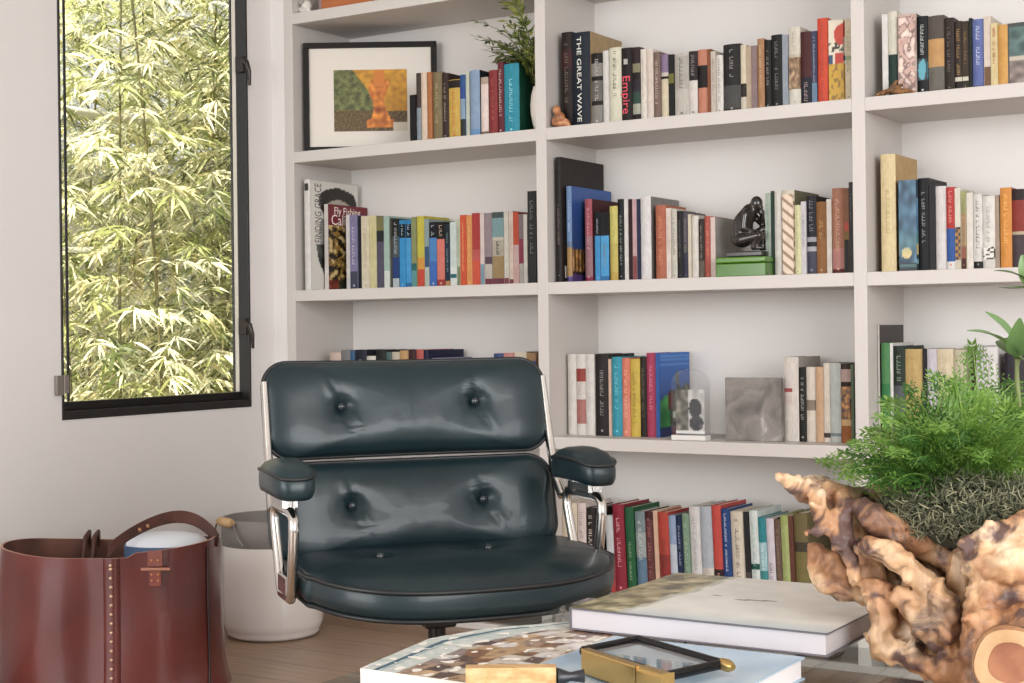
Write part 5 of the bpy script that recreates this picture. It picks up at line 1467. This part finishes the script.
for a_, b2, w_, bd, mi, fc in [((1016, 357, 1.93), (967, 331, 1.90), 0.0125, 0.010, 0, U_ + vw*0.3), ((1017, 352, 1.93), (985, 312, 1.92), 0.014, 0.006, 0, vw*0.5 + U_), ((1016, 356, 1.93), (1020, 318, 1.88), 0.013, 0.004, 0, vw),
       ((1018, 354, 1.93), (1052, 325, 1.90), 0.014, 0.006, 1, vw*0.5 + U_), ((1018, 360, 1.93), (1040, 372, 1.87), 0.016, 0.008, 1, U_), ((1018, 356, 1.94), (1000, 340, 1.99), 0.016, 0.006, 1, U_ + vw),
       ((1034, 287, 1.94), (994, 271, 1.92), 0.008, 0.006, 1, U_ + vw*0.35), ((1034, 286, 1.94), (998, 287, 1.90), 0.007, -0.003, 1, U_ + vw*0.3), ((1034, 285, 1.94), (1022, 255, 1.93), 0.014, 0.004, 0, vw), ((1034, 285, 1.94), (1062, 262, 1.94), 0.016, 0.004, 0, vw)]:
    broad(brel(*a_), brel(*b2), w_, bd, mi, fc)

# ------------------------------------------------------------------ garden outside the window
MB().box((-9, -6, -0.4), (WX - 0.16, 9, -0.3)).build('ground', noise_mat('garden_soil', [(0.3, '6a5c46'), (0.7, '9b8c6c')], 3, 0.9), None)['kind'] = 'structure'
BAM = [leaf_mat('bamboo_pale', 'ebe6c8', 0.45), leaf_mat('bamboo_green', 'a0a468', 0.32), leaf_mat('bamboo_olive', '565f2c', 0.28), leaf_mat('bamboo_straw', 'e6dcae', 0.4)]
CULM = noise_mat('bamboo_culm', [(0.3, '4f4a2c'), (0.7, '7d7448')], 8, 0.5)
rbm = random.Random(42)
def bamboo(name_label, x, y, nsp, hgt, seed):
    r = random.Random(seed); root = empty('bamboo', (x, y, -0.3)); tag(root, name_label, 'bamboo', 'bamboo outside the window')
    fol = MB(); vw = (CAM - Vector((x, y, 1.5))).normalized()
    for c in range(3):
        ox, oy = r.uniform(-0.18, 0.18), r.uniform(-0.18, 0.18); lx, ly = r.uniform(-0.25, 0.25), r.uniform(-0.25, 0.25); H_ = hgt*r.uniform(0.8, 1.1)
        cm = MB(); pts = [Vector((ox + lx*(i/14)**2, oy + ly*(i/14)**2, H_*i/14)) for i in range(15)]
        cm.tube(pts, [0.009*(1 - 0.6*i/14) for i in range(15)], 8); cm.build('culm', CULM, root)
        for s in range(nsp//3):
            t = r.uniform(0.12, 1.0); p = pts[0].lerp(pts[-1], t); p = Vector((ox + lx*t*t, oy + ly*t*t, H_*t))
            a = r.uniform(0, 2*math.pi); L = r.uniform(0.10, 0.62)*(1.15 - 0.4*t)
            q = p + Vector((math.cos(a)*L, math.sin(a)*L, r.uniform(-0.05, 0.16)))
            fol.tube([p, p.lerp(q, 0.5) + Vector((0, 0, 0.03)), q], 0.0011, 3, 1)
            k = r.randint(6, 11); base_mi = r.choice((0, 0, 1, 1, 2, 3)); hd = Vector((math.cos(a), math.sin(a), -0.35)).normalized()
            for i in range(k):
                g = r.uniform(-1.35, 1.35); sdv = Vector((-math.sin(a), math.cos(a), 0))
                d = (hd*math.cos(g) + sdv*math.sin(g) + Vector((0, 0, r.uniform(-0.5, 0.25)))).normalized(); l = r.uniform(0.06, 0.125); w = l*r.uniform(0.04, 0.06)
                fc = (Vector((0, 0, 1))*0.7 + vw*0.8 + Vector((r.uniform(-.6, .6), r.uniform(-.6, .6), 0))).normalized(); sd = d.cross(fc).normalized()
                b0 = q + hd*r.uniform(-0.05, 0.03); dr = Vector((0, 0, -0.22*l))
                mi = base_mi if r.random() < 0.7 else r.randrange(4)
                fol.add([b0, b0 + d*l*0.35 + sd*w, b0 + d*l*0.35 - sd*w, b0 + d*l*0.7 + sd*w*0.75 + dr*0.4, b0 + d*l*0.7 - sd*w*0.75 + dr*0.4, b0 + d*l + dr], [(0, 1, 2), (1, 3, 4, 2), (3, 5, 4)], mi)
    f = fol.build('foliage', BAM, root); f['kind'] = 'stuff'
for k, (x, y, n_, h_, lab) in enumerate([(-1.15, 0.35, 520, 3.0, 'nearest bamboo clump at the left edge of the window'), (-1.3, 0.95, 1200, 3.1, 'bamboo clump in the middle of the window, nearest the pane'),
        (-1.2, 1.5, 1100, 3.0, 'bamboo clump at the right edge of the window'), (-2.2, 1.15, 1100, 3.4, 'bamboo clump farther back at the left of the window, before the fence'),
        (-2.3, 1.95, 1100, 3.4, 'bamboo clump farther back at the middle of the window'), (-2.1, 2.6, 1000, 3.3, 'bamboo clump farther back at the right of the window')]):
    bamboo(lab, x, y, n_, h_, 60 + k)
# chain link fence behind
FX = -1.78
fence = empty('chain_link_fence', (FX, 1.9, -0.3)); tag(fence, 'grey chain link fence with pale rail behind the bamboo', 'fence')
mw_ = MB(); pitch = 0.065; H_ = 2.1; W_ = 3.2
def wire(p, q): mw_.tube([p, q], 0.0028, 4)
n_ = int(W_/pitch)
for i in range(-int(H_/pitch), n_):
    y0 = -W_/2 + i*pitch
    for sgn in (1, -1):
        ya, yb = (y0, y0 + H_) if sgn > 0 else (y0 + H_, y0); za, zb = 0.05, H_ + 0.05
        # clip to the panel
        def clip(ya, za, yb, zb):
            t0, t1 = 0.0, 1.0; dy = yb - ya
            for lim, s in ((-W_/2, 1), (W_/2, -1)):
                fa, fb_ = s*(ya - lim), s*(yb - lim)
                if fa < 0 and fb_ < 0: return None
                if fa < 0: t0 = max(t0, fa/(fa - fb_))
                if fb_ < 0: t1 = min(t1, fa/(fa - fb_))
            return (t0, t1) if t1 > t0 else None
        c = clip(ya, za, yb, zb)
        if c: wire((0, ya + (yb - ya)*c[0], za + (zb - za)*c[0]), (0, ya + (yb - ya)*c[1], za + (zb - za)*c[1]))
mw_.build('mesh', mat('b9b7ac', 0.6), fence)
for y in (-1.6, 0.0, 1.6):
    MB().tube([(0.03, y, 0), (0.03, y, 2.2)], 0.025, 12).build('post', mat('8d8a80', 0.6), fence)
for z in (1.55, 2.15):
    MB().tube([(0.02, -1.6, z), (0.02, 1.6, z)], 0.03 if z < 2 else 0.02, 12).build('rail', mat('d6d2c6', 0.5), fence)
# pale neighbouring wall beyond
MB().box((-7.6, 0.0, -0.3), (-7.4, 9.0, 2.4)).build('garden_wall', mat('cfc8b6', 0.8), None)['kind'] = 'structure'
